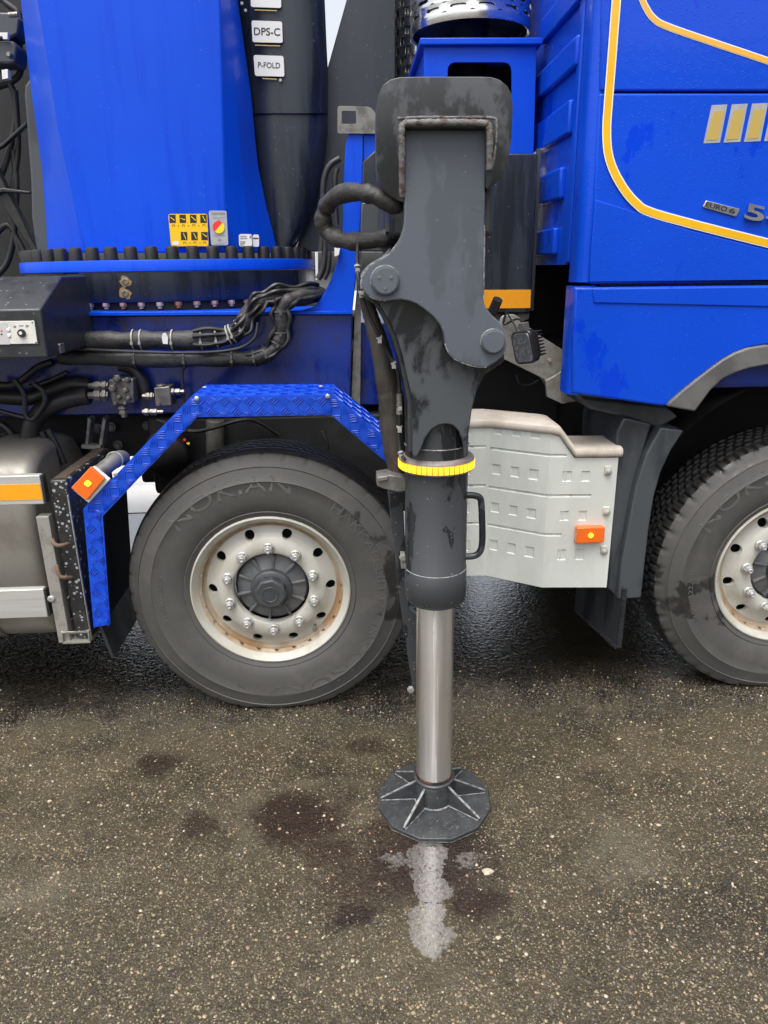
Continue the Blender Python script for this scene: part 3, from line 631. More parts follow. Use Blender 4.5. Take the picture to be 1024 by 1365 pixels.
# front wheel arch: liner, rear fender, flap
b = B(); lin = [(X2+.68*math.cos(a), WZ+.10+.68*math.sin(a)) for a in np.linspace(rad(8), rad(175), 24)]
b.loft([[(x, y, z) for x, z in lin] for y in (2.47, 3.15)], False); b.loft([[(x, 3.15, z) for x, z in lin], [(X2, 3.15, WZ) for _ in lin]], False); b.build('wheel_arch_liner', CHASS, truck)
b = B(); b.slab([(881, 570), (912, 574), (895, 600), (881, 630), (872, 662), (865, 705), (860, 750), (855, 797), (824, 799), (829, 750), (836, 712), (848, 648), (862, 605)], 2.44, .42); b.build('rear_fender', GREYP, truck, bevel=.006, seg=3)
b = B(); b.slab([(832, 556), (869, 565), (858, 602), (846, 640), (834, 700), (825, 765), (824, 797), (811, 785), (815, 700), (823, 575)], 2.475, .40); b.build('fender_inner_step', GREYP, truck, bevel=.008, seg=3)
b = B(); b.slab([(775, 530), (889, 541), (905, 556), (878, 572), (832, 556), (785, 545)], 2.49, .3); b.build('fender_top_cover', GREYP, truck, bevel=.01)
b = B(); a0, a1 = G(821, 862, .237), G(766, 811, .237); e = np.array([.012, 0, 0])
b.prism([a0, a1, (a1[0], a1[1], .5), (a0[0], a0[1], .5)], (.01, .004, 0))
for k in range(26):
    z = .24+k*.0098; b.obox((a0[0]+.010, a0[1]-.004, z), (.009, 0, 0), (0, .006, 0), (0, 0, .0032))
for k in range(22):
    q = a0+(a1-a0)*k/22; b.obox((q[0]-.002, q[1], .236), (.003, 0, 0), (0, .005, 0), (0, 0, .006+.004*random.random()))
b.build('mud_flap', MUDD, truck, smooth=0)

# ---- white moulded equipment cover ahead of the leg
zb, zt = .488, 1.085
V0, V1, V2, V3 = np.array([.30, 2.606]), np.array([.515, 2.600]), np.array([.705, 2.470]), np.array([.950, 2.450])
ztop = [lambda s: 1.085, lambda s: 1.085, lambda s: float(np.interp(s, [0, .12, .36, 1], [1.085, 1.078, .998, .998]))]
tankbox = empty('equipment_cover', (.62, 2.6, zb), None, None); tankbox.parent = truck; tankbox.location = np.array([.62, 2.6, zb])-ORG[truck.name]
def faceparam(A, Bp, fn):  # -> s (0..1 along), t (height in m)
    d3 = np.array([*(Bp-A), 0]); n_ = np.array([d3[1], -d3[0], 0]); n_ /= np.linalg.norm(n_)
    def st(u, v):
        p = onplane(u, v, (*A, zb), n_); return float(((p[:2]-A)@d3[:2])/(d3@d3)), float(p[2])
    return st, n_
z4 = lambda x, y: (610+x/4.654, 510+y/4.654)
def squares(px, rows):
    return [(z4(x0, y0), z4(x1, y1)) for (x0, x1, y0, y1) in [(a, c, r0, r1) for r0, r1 in rows for a, c in px]]
cover = B(); frames = []; grooves = []
def cover_face(A, Bp, top, sq, gro):
    st, n_ = faceparam(A, Bp, None)
    S = {0.0, 1.0}; T = set(); marks = []
    for (p, q) in sq:
        s0, t0 = st(*p); s1, t1 = st(*q); frames.append((min(s0, s1), max(s0, s1), min(t0, t1), max(t0, t1)))
        marks.append((frames[-1], 's'))
    for (p, q, wd) in gro:
        s0, t0 = st(*p); s1, t1 = st(*q); tm = (t0+t1)/2; marks.append(((max(min(s0, s1), -.01), min(max(s0, s1), 1.01), tm-wd/2, tm+wd/2), 'g'))
    d = Bp-A; wid = np.linalg.norm(d)
    NS = sorted(S | {round(x, 4) for m_, _ in marks for x in m_[:2] if 0 < x < 1} | {.12, .36} if top(1) != top(0) else S | {round(x, 4) for m_, _ in marks for x in m_[:2] if 0 < x < 1})
    NT = sorted({zb, .99} | {round(x, 4) for m_, _ in marks for x in m_[2:]})
    def pos(s, t, dp=0):
        xy = A+d*s; return np.array([xy[0], xy[1], t])-n_*0+np.array([-n_[0], -n_[1], 0])*0+np.array([n_[0]*-dp, n_[1]*-dp, 0])
    inward = -n_ if n_[1] < 0 else n_
    def pos(s, t, dp=0): xy = A+d*s; return np.array([xy[0], xy[1], t])+inward*dp
    for i in range(len(NS)-1):
        s0, s1 = NS[i], NS[i+1]
        cols = [t for t in NT if t < min(top(s0), top(s1))-.004]
        for j in range(len(cols)):
            t0 = cols[j]; last = j == len(cols)-1
            ta, tb_ = (top(s0), top(s1)) if last else (cols[j+1], cols[j+1])
            sm, tm = (s0+s1)/2, (t0+min(ta, tb_))/2
            hit = next((k for (r_, k) in marks if r_[0]-1e-4 <= sm <= r_[1]+1e-4 and r_[2]-1e-4 <= tm <= r_[3]+1e-4), None)
            q = [pos(s0, t0), pos(s1, t0), pos(s1, tb_), pos(s0, ta)]
            if hit is None: cover.add(q, [(0, 1, 2, 3)])
            else:
                dp = .0038 if hit == 's' else .0042; mx = .005/wid; mt = .004 if hit == 's' else .0035
                if hit == 's': iq = [pos(s0+mx, t0+mt, dp), pos(s1-mx, t0+mt, dp), pos(s1-mx, tb_-mt, dp), pos(s0+mx, ta-mt, dp)]
                else: iq = [pos(s0, t0+mt, dp), pos(s1, t0+mt, dp), pos(s1, tb_-mt, dp), pos(s0, ta-mt, dp)]
                cover.add(q+iq, [(4, 5, 6, 7), (0, 1, 5, 4), (1, 2, 6, 5), (2, 3, 7, 6), (3, 0, 4, 7)])
rows = [(258, 322), (505, 572), (745, 808), (978, 1045)]
def slope_rows(px, dy): return [(z4(a, r0+dy*i), z4(c, r1+dy*i)) for r0, r1 in rows for i, (a, c) in enumerate(px)]
def rowset(px, rws): return [(z4(a, r0), z4(c, r1)) for r0, r1 in rws for a, c in px]
cover_face(V0, V1, ztop[0], rowset([(40, 84)], rows), [(z4(-400, 404), z4(175, 402), .012), (z4(-400, 646), z4(175, 644), .012), (z4(-400, 880), z4(175, 876), .012)])
st_, n_ = faceparam(V1, V2, None)
mid = []
for ri, (r0, r1) in enumerate(rows):
    t0 = st_(*z4(242, r0+2))[1]; t1 = st_(*z4(242, r1))[1]
    for a, c in ((215, 272), (330, 386), (443, 506)):
        s0 = st_(*z4(a-ri*5, r0))[0]; s1 = st_(*z4(c-ri*5, r0))[0]; mid.append((s0, s1, t0, t1))
_ofp = faceparam
def cover_face2(A, Bp, top, rects, gro):
    # rectangles given directly as (s0, s1, t0, t1)
    global faceparam
    cover_rects = [((r_[0], r_[2]), (r_[1], r_[3])) for r_ in rects]
    def fake(A_, B_, f_): return (lambda u, v: (u, v)), _ofp(A_, B_, f_)[1]
    faceparam = fake
    try: cover_face(A, Bp, top, cover_rects, gro)
    finally: faceparam = _ofp
grow = [st_(*z4(170, y))[1] for y in (404, 645, 878)]
cols_m = [np.mean([m_[0] for m_ in mid[i::3]]) for i in range(3)]; cole_m = [np.mean([m_[1] for m_ in mid[i::3]]) for i in range(3)]
mid2 = [(cols_m[i % 3], cole_m[i % 3], m_[2], m_[3]) for i, m_ in enumerate(mid)]
cover_face2(V1, V2, ztop[1], mid2, [((-.01, t), (1.01, t), .012) for t in grow])
st3, _ = faceparam(V2, V3, None)
cs = [(np.mean([st3(*z4(a-ri*12, 560))[0] for ri in range(3)]), np.mean([st3(*z4(c-ri*12, 560))[0] for ri in range(3)])) for a, c in ((664, 724), (780, 838))]
rts = [(mid[3*k][2], mid[3*k][3]) for k in (1, 2, 3)]
re_ = [st3(*z4(x, y))[0] for x, y in ((845, 440), (830, 690), (645, 940))]
cover_face2(V2, V3, ztop[2], [(c[0], c[1], t[0], t[1]) for c in cs for t in rts], [((-.01, t), (e_, t), .012) for t, e_ in zip(grow, re_)])
# returns: right end, top and bottom
V4 = np.array([.957, 2.80])
cover.add([(*V3, zb), (*V4, zb), (*V4, .998), (*V3, .998)], [(0, 1, 2, 3)])
cover.add([(*V0, zb), (*V1, zb), (*V2, zb), (*V3, zb), (*V4, zb), (.30, 2.8, zb)], [(0, 1, 2, 3, 4, 5)])
cv = cover.build('cover_shell', WHITEP, tankbox, smooth=0)
b = B()
def lidline(off, zz):
    pts = [(V0, 0), (V1, 0), (V2, 0), (V2+(V3-V2)*.12, -.006), (V2+(V3-V2)*.37, -.085), (V3+(.012, 0), -.085)]
    return [np.array([p[0], p[1]+off, 1.088+dz+zz]) for p, dz in pts]
rl = []
prof_l = [(-.003, -.002), (-.011, .003), (-.014, .016), (-.009, .029), (.006, .034), (.18, .036), (.18, .0), (.02, -.003)]
for i, _ in enumerate(lidline(0, 0)): rl.append([lidline(o_, z_)[i] for o_, z_ in prof_l])
b.loft(rl); b.build('cover_lid', LID, tankbox, bevel=.004, smooth=50)
for (x, y) in ((935, 552), (925, 803), (910, 1045)):
    u, v = z4(x, y); p = onplane(u, v, (*V3, zb), (.02, 1, 0)); 
    b = B(); b.box((p[0]-.014, p[1]-.004, p[2]-.010), (p[0]+.010, p[1]+.01, p[2]+.020)); b.build('screw_pocket', LID, tankbox, bevel=.002)
    b = B(); b.lathe([(.012, -.004), (.012, -.007), (.007, -.009), (0, -.010)], p, (0, 1, 0), 16); b.hexa(p-(0, .008, 0), (0, -1, 0), .006, .006); b.build('cover_screw', NUT, tankbox)
p0, p1 = P(768, 701.5, 2.447), P(803, 721, 2.447)
b = B(); b.box((p0[0], 2.428, p1[2]), (p1[0], 2.46, p0[2])); sm = b.build('side_marker_lamp', AMBER, tankbox, bevel=.004, seg=3)
def clover(parent, c, r_):
    b = B()
    for dx, dz in ((1, 0), (-1, 0), (0, 1), (0, -1)): b.lathe([(0, -.003), (r_*.8, -.0025), (r_*.9, .001)], c+np.array([dx*r_*.7, 0, dz*r_*.7]), (0, 1, 0), 12)
    return b.build('lit_marker', AMBERL, parent)
CL_P = (p0+p1)/2; clover(tankbox, np.array([CL_P[0]+.0, 2.4275, CL_P[2]]), .0065)

# ---- fuel tank and side guard (left)
b = B(); rings = []
def rsq(x, cy, cz, hy, hz, k):
    out = []
    for q in np.linspace(0, 2*math.pi, 48, endpoint=False):
        c_, s_ = math.cos(q), math.sin(q); n_ = 3.4; rr = (abs(c_)**n_+abs(s_)**n_)**(-1/n_); out.append((x, cy+hy*k*rr*c_, cz+hz*k*rr*s_))
    return out
for x, k in ((-3.4, 1), (-1.235, 1), (-1.215, .995), (-1.197, .97), (-1.185, .93), (-1.183, .90), (-1.186, .86), (-1.184, .82)): rings.append(rsq(x, 2.86, .640, .31, .395, k))
b.loft(rings); b.build('fuel_tank', TANK, truck, smooth=60)
b = B()
for x in (-1.46, -2.4): b.loft([rsq(x, 2.86, .64, .315, .40, 1), rsq(x+.05, 2.86, .64, .315, .40, 1)], True, False)
b.build('tank_strap', GALVD, truck)
def rail(u1, vt, vb, name):
    a, c = P(u1, vt, 2.42), P(u1+4, vb, 2.42); z1, z0 = a[2], c[2]; x = (a[0]+c[0])/2+.01
    b = B(); b.box((-3.4, 2.405, z0), (x, 2.435, z1)); o = b.build(name, ALU, truck, bevel=.003)
    q = B(); q.box((x, 2.408, z0+.004), (x+.008, 2.438, z1-.004)); q.build('rail_end_cap', LAMPB, o); return o, x, z0, z1
o, x, z0, z1 = rail(52, 632, 670.5, 'side_guard_rail')
b = B(); b.box((-3.4, 2.4035, z0+.018), (x-.002, 2.406, z1-.030)); b.build('reflective_strip', ORANGE, o, smooth=0)
rail(57, 783, 820.5, 'side_guard_rail')
b = B(); a, c = P(47.6, 689, 2.41), P(64, 687, 2.41); z0 = P(80, 857, 2.41)[2]; b.box((a[0], 2.41, z0), (c[0], 2.45, a[2])); b.box((a[0], 2.45, z0), (a[0]+.006, 2.9, z0+.12)); gp = b.build('guard_post', GALV, truck, bevel=.002)
b = B(); p = P(68.5, 798, 2.41); b.lathe([(.013, 0), (.013, -.004), (.009, -.007), (.004, -.007), (.004, -.005), (0, -.005)], p, (0, 1, 0), 20); b.build('post_bolt', NUT, gp)
# cradle for the support pad
a, c = P(85, 857, 2.41), P(120, 845, 2.41)
b = B(); b.box((a[0], 2.40, a[2]), (c[0], 2.92, a[2]+.008)); b.box((c[0]-.005, 2.40, a[2]+.008), (c[0], 2.92, a[2]+.05)); b.box((a[0], 2.40, a[2]+.008), (a[0]+.005, 2.92, a[2]+.05)); b.box((c[0]+.001, 2.405, a[2]+.01), (c[0]+.005, 2.415, .93))
b.box((a[0]+.005, 2.40, a[2]+.042), (c[0]-.005, 2.404, a[2]+.05))
b.build('pad_cradle', GALV, truck, bevel=.0015)
b = B()
for u0, u1 in ((113, 121), (131, 141)):
    b.slab([(u0, 596), (u0+(u1-u0)*.5, 596), (u1, 560), (u1-4, 556)], 2.93, .06)
b.slab([(108, 593), (132, 595), (131, 600), (108, 598)], 2.915, .05); b.slab([(128, 594), (134, 594), (134, 622), (129, 622)], 2.90, .05)
b.build('pad_cradle_arm', GALVD, truck, bevel=.002)

# ---- chequer-plate mudguard over the rear wheel
MY = 2.40
o3 = lambda u, v: P(u, v, MY)
OUT = [(125, 836.5), (111, 678), (256, 527.5), (444, 526.5), (520, 588), (560, 622)]
INN = [(147, 832), (137, 688), (263, 556), (441, 553.5), (520, 620), (562, 657)]
OUT3 = [o3(*p) for p in OUT]; INN3 = [o3(*p) for p in INN]
b = B()
for i in range(len(OUT)-1):
    b.loft([[OUT3[i], OUT3[i+1], INN3[i+1], INN3[i]], [p+np.array([0, .004, 0]) for p in (OUT3[i], OUT3[i+1], INN3[i+1], INN3[i])]])
mud = b.build('mudguard', CHEQ, truck, smooth=0)
mud.data.name = 'mudguard'
b = B(); dep = [.40, .40, .23, .23, .23, .23]
top = [OUT3[i]+np.array([0, .004, 0]) for i in range(len(OUT))]
for i in range(len(OUT)-1):
    p, q = top[i], top[i+1]; e = np.array([0, dep[i] if i else .40, 0]); nrm_ = np.cross(q-p, (0, 1, 0)); nrm_ /= np.linalg.norm(nrm_); nrm_ = nrm_*.004
    b.loft([[p, q, q+e, p+e], [p-nrm_*0+np.array([0, 0, -.004]), q+np.array([0, 0, -.004]), q+e+np.array([0, 0, -.004]), p+e+np.array([0, 0, -.004])]])
b.build('mudguard_top', CHEQ, mud, smooth=0)
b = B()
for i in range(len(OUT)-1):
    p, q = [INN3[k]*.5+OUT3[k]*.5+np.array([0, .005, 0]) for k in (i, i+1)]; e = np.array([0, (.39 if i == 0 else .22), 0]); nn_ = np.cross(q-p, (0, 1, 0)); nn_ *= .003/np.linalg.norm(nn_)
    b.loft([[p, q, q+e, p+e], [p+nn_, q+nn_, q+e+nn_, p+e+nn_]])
b.build('mudguard_inner_sheet', NAVY, mud, smooth=0)  # dark navy sheet set inside the mudguard
def tread_bars(b, org, sdir, tdir, nrm_, L_, W_, pitch=.041):
    sdir, tdir, nrm_ = [np.asarray(q)/np.linalg.norm(q) for q in (sdir, tdir, nrm_)]
    ns = int(L_/pitch)+1; ntt = int(round(W_/(pitch*.98)))+1
    for i in range(ns):
        for j in range(ntt):
            cs_, ct = (i+.5)*pitch+(.0), (j+.5)*pitch*.98-.004; sg = 1 if (i+j) % 2 else -1
            for k in (-1.5, -.5, .5, 1.5):
                d = np.array([.7071, .7071*sg]); e = np.array([-.7071*sg, .7071])
                c2_ = np.array([cs_, ct])+e*k*.0082; hl = .0175
                pa, pb = c2_-d*hl, c2_+d*hl
                for t_ in (pa, pb):
                    t_[0] = min(max(t_[0], .003), L_-.003); t_[1] = min(max(t_[1], .003), W_-.003)
                if np.linalg.norm(pb-pa) < .012: continue
                mm = (pa+pb)/2
                if not (.004 < mm[0] < L_-.004 and .004 < mm[1] < W_-.004): continue
                W3 = lambda q, h: org+sdir*q[0]+tdir*q[1]+nrm_*h
                wv = e*.0030; b.add([W3(pa, 0), W3(mm-wv, 0), W3(pb, 0), W3(mm+wv, 0), W3(pa*.7+mm*.3, .0028), W3(pb*.7+mm*.3, .0028)], [(0, 1, 5, 4), (1, 2, 5), (2, 3, 5), (3, 0, 4, 5)])
b = B()
for i in range(len(OUT)-1):
    p, q = OUT3[i], OUT3[i+1]; s_ = q-p; L_ = np.linalg.norm(s_); s_ /= L_; t_ = np.cross(s_, (0, 1, 0)); t_ /= np.linalg.norm(t_)
    mid_in = (INN3[i]+INN3[i+1])/2-p; 
    if t_@mid_in < 0: t_ = -t_
    W_ = abs(t_@(INN3[i]-p))*.5+abs(t_@(INN3[i+1]-p))*.5
    tread_bars(b, p-np.array([0, .0002, 0]), s_, t_, (0, -1, 0), L_, W_)
    if i in (2, 3):
        nn_ = np.cross(s_, (0, 1, 0)); nn_ = nn_ if nn_[2] > 0 else -nn_
        tread_bars(b, top[i]+nn_*.0005, s_, (0, 1, 0), nn_, L_, .225)
b.build('tread_bars', CHEQ, mud, smooth=0, kind='stuff')
for u, v in ((262.5, 528), (437, 525)):
    b = B(); b.lathe([(.008, .0), (.008, -.003), (.005, -.005), (0, -.0055)], o3(u, v+3)-np.array([0, .001, 0]), (0, 1, 0), 12); b.build('rivet', NUT, mud)
for u, v in ((273, 517), (428, 515.5), (154, 632)):
    p = G(u, v, OUT3[2][2]+.001) if u > 200 else o3(u, v); b = B(); b.lathe([(.008, 0), (.008, .003), (.005, .005), (0, .0055)], p, (0, 0, 1) if u > 200 else (0, -1, 0), 12); b.build('rivet', NUT, mud)
# rubber flap below, stay tube, marker lamp
b = B(); p = P(127, 838, 2.43); b.prism([(p[0]+.015, 2.42, p[2]+.02), (p[0]+.045, 2.42, p[2]-.12), (p[0]+.045, 2.80, p[2]-.12), (p[0]+.015, 2.80, p[2]+.02)], (.012, 0, 0)); b.build('rubber_flap', MUDD, truck, bevel=.002)
b = B(); b.tube(cr([P(130, 632, 2.47), P(146, 619, 2.52), P(157, 611, 2.57), P(163, 610, 2.65), P(164, 612, 2.9)], 6), .027, 20); sp = b.build('mudguard_stay', GALVD, truck)
b = B(); p, q = P(151, 610, 2.54), P(158, 606, 2.60); d = (q-p)/np.linalg.norm(q-p); b.lathe([(.0285, -.006), (.031, -.005), (.031, .005), (.0285, .006)], P(153, 613, 2.55), d, 24); b.build('stay_clamp', GALV, sp)
ml = [(121, 622), (139.5, 638.5), (115.5, 667.5), (94.5, 650.5)]
b = B(); b.slab([(124, 622), (146, 640), (118, 671), (97, 653)], 2.392, .02); mk = b.build('marker_lamp', WHITEV, truck, bevel=.003)
b = B(); b.slab(rnd([(*p, 1.5) for p in ml]), 2.378, .014); b.build('amber_lens', AMBER, mk, bevel=.003)
clover(mk, P(117, 644.5, 2.3765), .0072)

# ---- exhaust with its blue stand and the cabinet behind the cab
def perf_cyl(b, cx, cy, r, z0, z1, ncol, nrow, hw, hh, a0=0, stag=True, arcs=None):
    """drum of thin sheet with rows of slots"""
    dz = (z1-z0)/nrow; da = 2*math.pi/ncol
    for i in range(nrow):
        for j in range(ncol):
            ac = a0+(j+(.5 if stag and i % 2 else 0))*da; zc = z0+(i+.5)*dz; S = 20; o_, n_, dd = [], [], []
            for q in range(S):
                t = 2*math.pi*q/S; c_, s_ = math.cos(t), math.sin(t); m_ = max(abs(c_), abs(s_))
                se = (abs(c_)**4+abs(s_)**4)**(-.25)
                def pt(a, z, rr): return (cx+rr*math.cos(a), cy+rr*math.sin(a), z)
                o_.append(pt(ac+da/2*c_/m_, zc+dz/2*s_/m_, r)); n_.append(pt(ac+hw/r*c_*se, zc+hh*s_*se, r-.0015)); dd.append(pt(ac+hw/r*c_*se, zc+hh*s_*se, r-.006))
            b.loft([o_, n_, dd], True, False)
EX, EYc, ER = float(P(639, 25, 3.0)[0]), 3.215, .232
zlow = P(640, 23, EYc-ER)[2]
b = B(); perf_cyl(b, EX, EYc, ER, zlow+.026, zlow+.026+.034*9, 14, 9, .030, .0062, a0=math.radians(-90+6))
b.lathe([(ER, .026), (ER, .012), (ER-.004, 0), (ER-.012, .004), (ER-.012, .05)], (EX, EYc, zlow), (0, 0, 1), 72)
ex = b.build('exhaust_silencer', STEELP, truck, smooth=50)
b = B(); b.lathe([(0, .03), (ER-.014, .03), (ER-.014, .4)], (EX, EYc, zlow), (0, 0, 1), 48); b.cyl((EX, EYc, zlow+.03), (EX, EYc, zlow-.25), .07, 24); b.build('silencer_core', CHASS, ex)
b = B(); ex2 = P(548, 40, 3.75); 
perf_cyl(b, ex2[0]+.12, 3.95, .235, 2.15, 3.15, 26, 26, .011, .013, a0=.1); b.build('heat_shield', STEELP, truck, smooth=50)
b = B(); b.lathe([(.22, 0), (.22, 1.0)], (ex2[0]+.12, 3.95, 2.15), (0, 0, 1), 32); b.build('heat_shield_core', STEELP, truck)
BY = 2.94
b = B(); tl, tr = P(560, 50, BY), P(724, 52, BY); zt_ = tl[2]
b.box((tl[0], BY, zt_-.022), (tr[0], BY+.60, zt_)); b.build('exhaust_stand_top', BLUEC, truck, bevel=.004, seg=3)
fr_o = rnd([(565, 58, 0), (715.5, 60, 0), (711.5, 206, 0), (566, 206, 0)]); fr_i = rnd([(597, 83, 12), (682, 83, 12), (683, 170, 10), (597, 170, 10)], 6)
def plate_hole(b, outer, inner, y, t):
    n = 48
    def resample(pts):
        pts = [np.array(p, float) for p in pts]; c = np.mean(pts, 0); out = []
        for a in np.linspace(-math.pi, math.pi, n, endpoint=False):
            d = np.array([math.cos(a), math.sin(a)]); best = None
            for i in range(len(pts)):
                p, q = pts[i]-cc_, pts[(i+1) % len(pts)]-cc_; den = d[0]*(q-p)[1]-d[1]*(q-p)[0]
                if abs(den) < 1e-9: continue
                tt = (p[0]*(q-p)[1]-p[1]*(q-p)[0])/den; ss_ = (p[0]*d[1]-p[1]*d[0])/den
                if tt > 0 and -1e-6 <= ss_ <= 1+1e-6 and (best is None or tt < best): best = tt
            out.append(cc_+d*best)
        return out
    cc_ = np.mean([np.array(p, float) for p in inner], 0)
    # keep the sharp corners of the outer outline
    angs = sorted(set(list(np.linspace(-math.pi, math.pi, n, endpoint=False))+[math.atan2(p[1]-cc_[1], p[0]-cc_[0]) for p in outer]+[math.atan2(p[1]-cc_[1], p[0]-cc_[0]) for p in inner]))
    def at(pts):
        pts = [np.array(p, float)-cc_ for p in pts]; out = []
        for a in angs:
            d = np.array([math.cos(a), math.sin(a)]); best = None
            for i in range(len(pts)):
                p, q = pts[i], pts[(i+1) % len(pts)]; e_ = q-p; den = d[0]*e_[1]-d[1]*e_[0]
                if abs(den) < 1e-9: continue
                tt = (p[0]*e_[1]-p[1]*e_[0])/den; ss_ = (p[0]*d[1]-p[1]*d[0])/den
                if tt > 0 and -1e-4 <= ss_ <= 1+1e-4 and (best is None or tt > best): best = tt
            out.append(cc_+d*best)
        return out
    o_, i_ = at(outer), at(inner); f = lambda pts, dy: [P(p[0], p[1], y)+np.array([0, dy, 0]) for p in pts]
    b.loft([f(o_, t), f(o_, 0), f(i_, 0), f(i_, t), f(o_, t)], True, False); return b
b = B(); plate_hole(b, fr_o, fr_i, BY+.02, .010); b.build('exhaust_stand_front', BLUEC, truck, bevel=.0015)
b = B(); a = P(566, 56, BY+.03); b.prism([(a[0], BY+.031, zt_-.023), (a[0], BY+.59, zt_-.023), (a[0]-.02, BY+.59, 2.16), (a[0], BY+.031, 2.06)], (.008, 0, 0)); a = P(713, 56, BY+.03); b.prism([(a[0]-.01, BY+.031, zt_-.023), (a[0]-.01, BY+.59, zt_-.023), (a[0]-.01, BY+.59, 2.16), (a[0]-.01, BY+.031, 2.06)], (.008, 0, 0)); b.build('exhaust_stand_side', BLUEC, truck)
b = B(); b.slab([(575, 75), (705, 75), (703, 205), (575, 205)], BY+.30, .3); b.build('exhaust_pipe_box', CHASS, truck, bevel=.03)
CBY = 2.80
b = B(); b.slab(rnd([(575, 204, 0), (717.5, 205, 3), (707, 417, 0), (575, 417, 0)]), CBY, .34); cbn = b.build('equipment_cabinet', DARKM, truck, bevel=.004, seg=3)
b = B(); b.slab([(716.5, 198), (722, 199), (711.5, 414), (706.5, 414)], CBY+.10, .02); b.build('cabinet_back_flange', GREYP, cbn, bevel=.001)
b = B(); b.slab([(600, 386.5), (708, 386), (707, 410.5), (600, 411.5)], CBY-.0015, .0015); b.build('reflective_strip', ORANGE, cbn, smooth=0)
b = B(); b.slab([(690, 417.5), (706, 417.5), (705, 425), (692, 430)], CBY+.02, .03); b.slab([(640, 418), (700, 418), (690, 425), (640, 425)], CBY+.05, .1); b.build('cabinet_mount', GALVD, cbn, bevel=.001)
# stay plates below the cabinet
b = B(); b.slab(rnd([(655, 470, 0), (668, 421, 6), (688, 418, 8), (700, 432, 0), (722, 448.5, 3), (762, 473.5, 3), (762, 484.5, 2), (727, 506, 2)]), 2.76, .012); b.build('stay_plate', GALV, truck, bevel=.002)
b = B(); b.slab([(728, 507.5), (763, 487), (772, 534), (749, 538.5)], 2.74, .10); b.slab([(728, 507.5), (747, 497), (750, 538.5), (729.5, 529)], 2.72, .018); b.build('stay_foot', GALV, truck, bevel=.002)
for u, v, y in ((733, 480, 2.758), (757, 502, 2.738), (758, 519, 2.738)):
    b = B(); b.hexa(P(u, v, y), (0, -1, 0), .008, .007); b.build('stay_bolt', RUSTB, truck)
b = B(); p, q = P(664, 399, 2.66), P(653, 424, 2.70); b.tube([p, q], [.018, .019], 20); b.lathe([(.018, 0), (.014, 0), (.014, .03)], p, q-p, 20); b.build('drain_pipe', LAMPB, truck, bevel=.001)
b = B(); b.tube(cr([P(677, 418, 2.74), P(689, 440, 2.70), P(683, 448, 2.70), P(686, 460, 2.68)]), .0035, 8); b.tube(cr([P(675, 416, 2.75), P(672, 432, 2.75), P(690, 425, 2.73), P(700, 434, 2.68)]), .004, 8)
b.tube(cr([P(688, 500, 2.85), P(693, 512, 2.85), P(706, 513, 2.85), P(718, 507, 2.85)]), .004, 8); b.build('lamp_cable', HOSE, truck)
# work lamp
wl = B(); c = P(701, 462, 2.62)
fdir = np.array([-.80, -.58, -.16]); fdir /= np.linalg.norm(fdir); upv = np.array([-.33, -.04, .94]); upv -= fdir*(upv@fdir); upv /= np.linalg.norm(upv); sdv = np.cross(upv, fdir)
def rrect(hw, hh, r_, off, k=1.0):
    pts = rnd([(-hw*k, -hh*k, r_), (hw*k, -hh*k, r_), (hw*k, hh*k, r_), (-hw*k, hh*k, r_)], 6)
    return [c+sdv*x+upv*z+fdir*off for x, z in pts]
wl.loft([rrect(.048, .060, .022, -.03, .80), rrect(.048, .060, .022, -.012, .97), rrect(.048, .060, .022, .012, 1), rrect(.048, .060, .022, .018, .95)])
lamp = wl.build('work_lamp', LAMPB, truck, bevel=.001)
b = B(); b.loft([rrect(.040, .052, .018, .0182), rrect(.040, .052, .018, .0205, .97)]); b.build('lamp_lens', LENS, lamp)
for k in range(8):
    b = B(); zc_ = -.042+k*.012; b.obox(c-fdir*.040+upv*zc_, sdv*.036, fdir*.020, upv*.0022); b.build('cooling_fin', LAMPB, lamp)
b = B(); b.obox(c+upv*.070-fdir*.01, sdv*.012, fdir*.014, upv*.014); b.hexa(c+upv*.072-sdv*.016-fdir*.01, -sdv, .009, .008); b.build('lamp_bracket', GALVD, lamp, bevel=.002)

# ================================================================== LOADER CRANE
crane = empty('loader_crane', (-.8, 3.7, 1.13), 'blue loader crane column on black slewing ring behind the truck cab', 'crane')
CX, CYc = -.835, 3.70; RR = .672
zf0, zf1, zr0 = 1.656, 1.700, 1.540
b = B(); b.lathe([(.50, zf1), (RR, zf1), (RR+.002, zf1-.003), (RR+.002, zf0), (.5, zf0)], (CX, CYc, 0), (0, 0, 1), 96); b.build('slewing_flange', BLUEC, crane, bevel=.002, smooth=40)
b = B(); b.lathe([(.5, zf0-.004), (RR-.002, zf0-.004), (RR-.002, zr0+.012), (RR-.010, zr0), (.5, zr0)], (CX, CYc, 0), (0, 0, 1), 96); sr = b.build('slewing_ring', DARKM, crane, smooth=40)
b = B(); b.lathe([(.4, zr0), (RR-.03, zr0), (RR-.03, zr0-.045), (RR+.02, zr0-.047), (RR+.02, zr0-.06), (.4, zr0-.06)], (CX, CYc, 0), (0, 0, 1), 96); b.build('ring_seat', CHASS, crane)
src = None
for k in range(50):
    a = 2*math.pi*(k+.25)/50; p = np.array([CX+(RR-.033)*math.cos(a), CYc+(RR-.033)*math.sin(a), zf1])
    if math.sin(a) > .25: continue
    if src is None:
        q = B(); q.lathe([(.0255, 0), (.0255, .041), (.0235, .048), (.0195, .0505), (0, .051)], p, (0, 0, 1), 20); q.lathe([(.0285, 0), (.0285, .004), (.024, .004)], p, (0, 0, 1), 20); src = q.build('ring_bolt_cap', LAMPB, crane, origin=p)
    else: inst(src, 'ring_bolt_cap', crane, p)
src = None
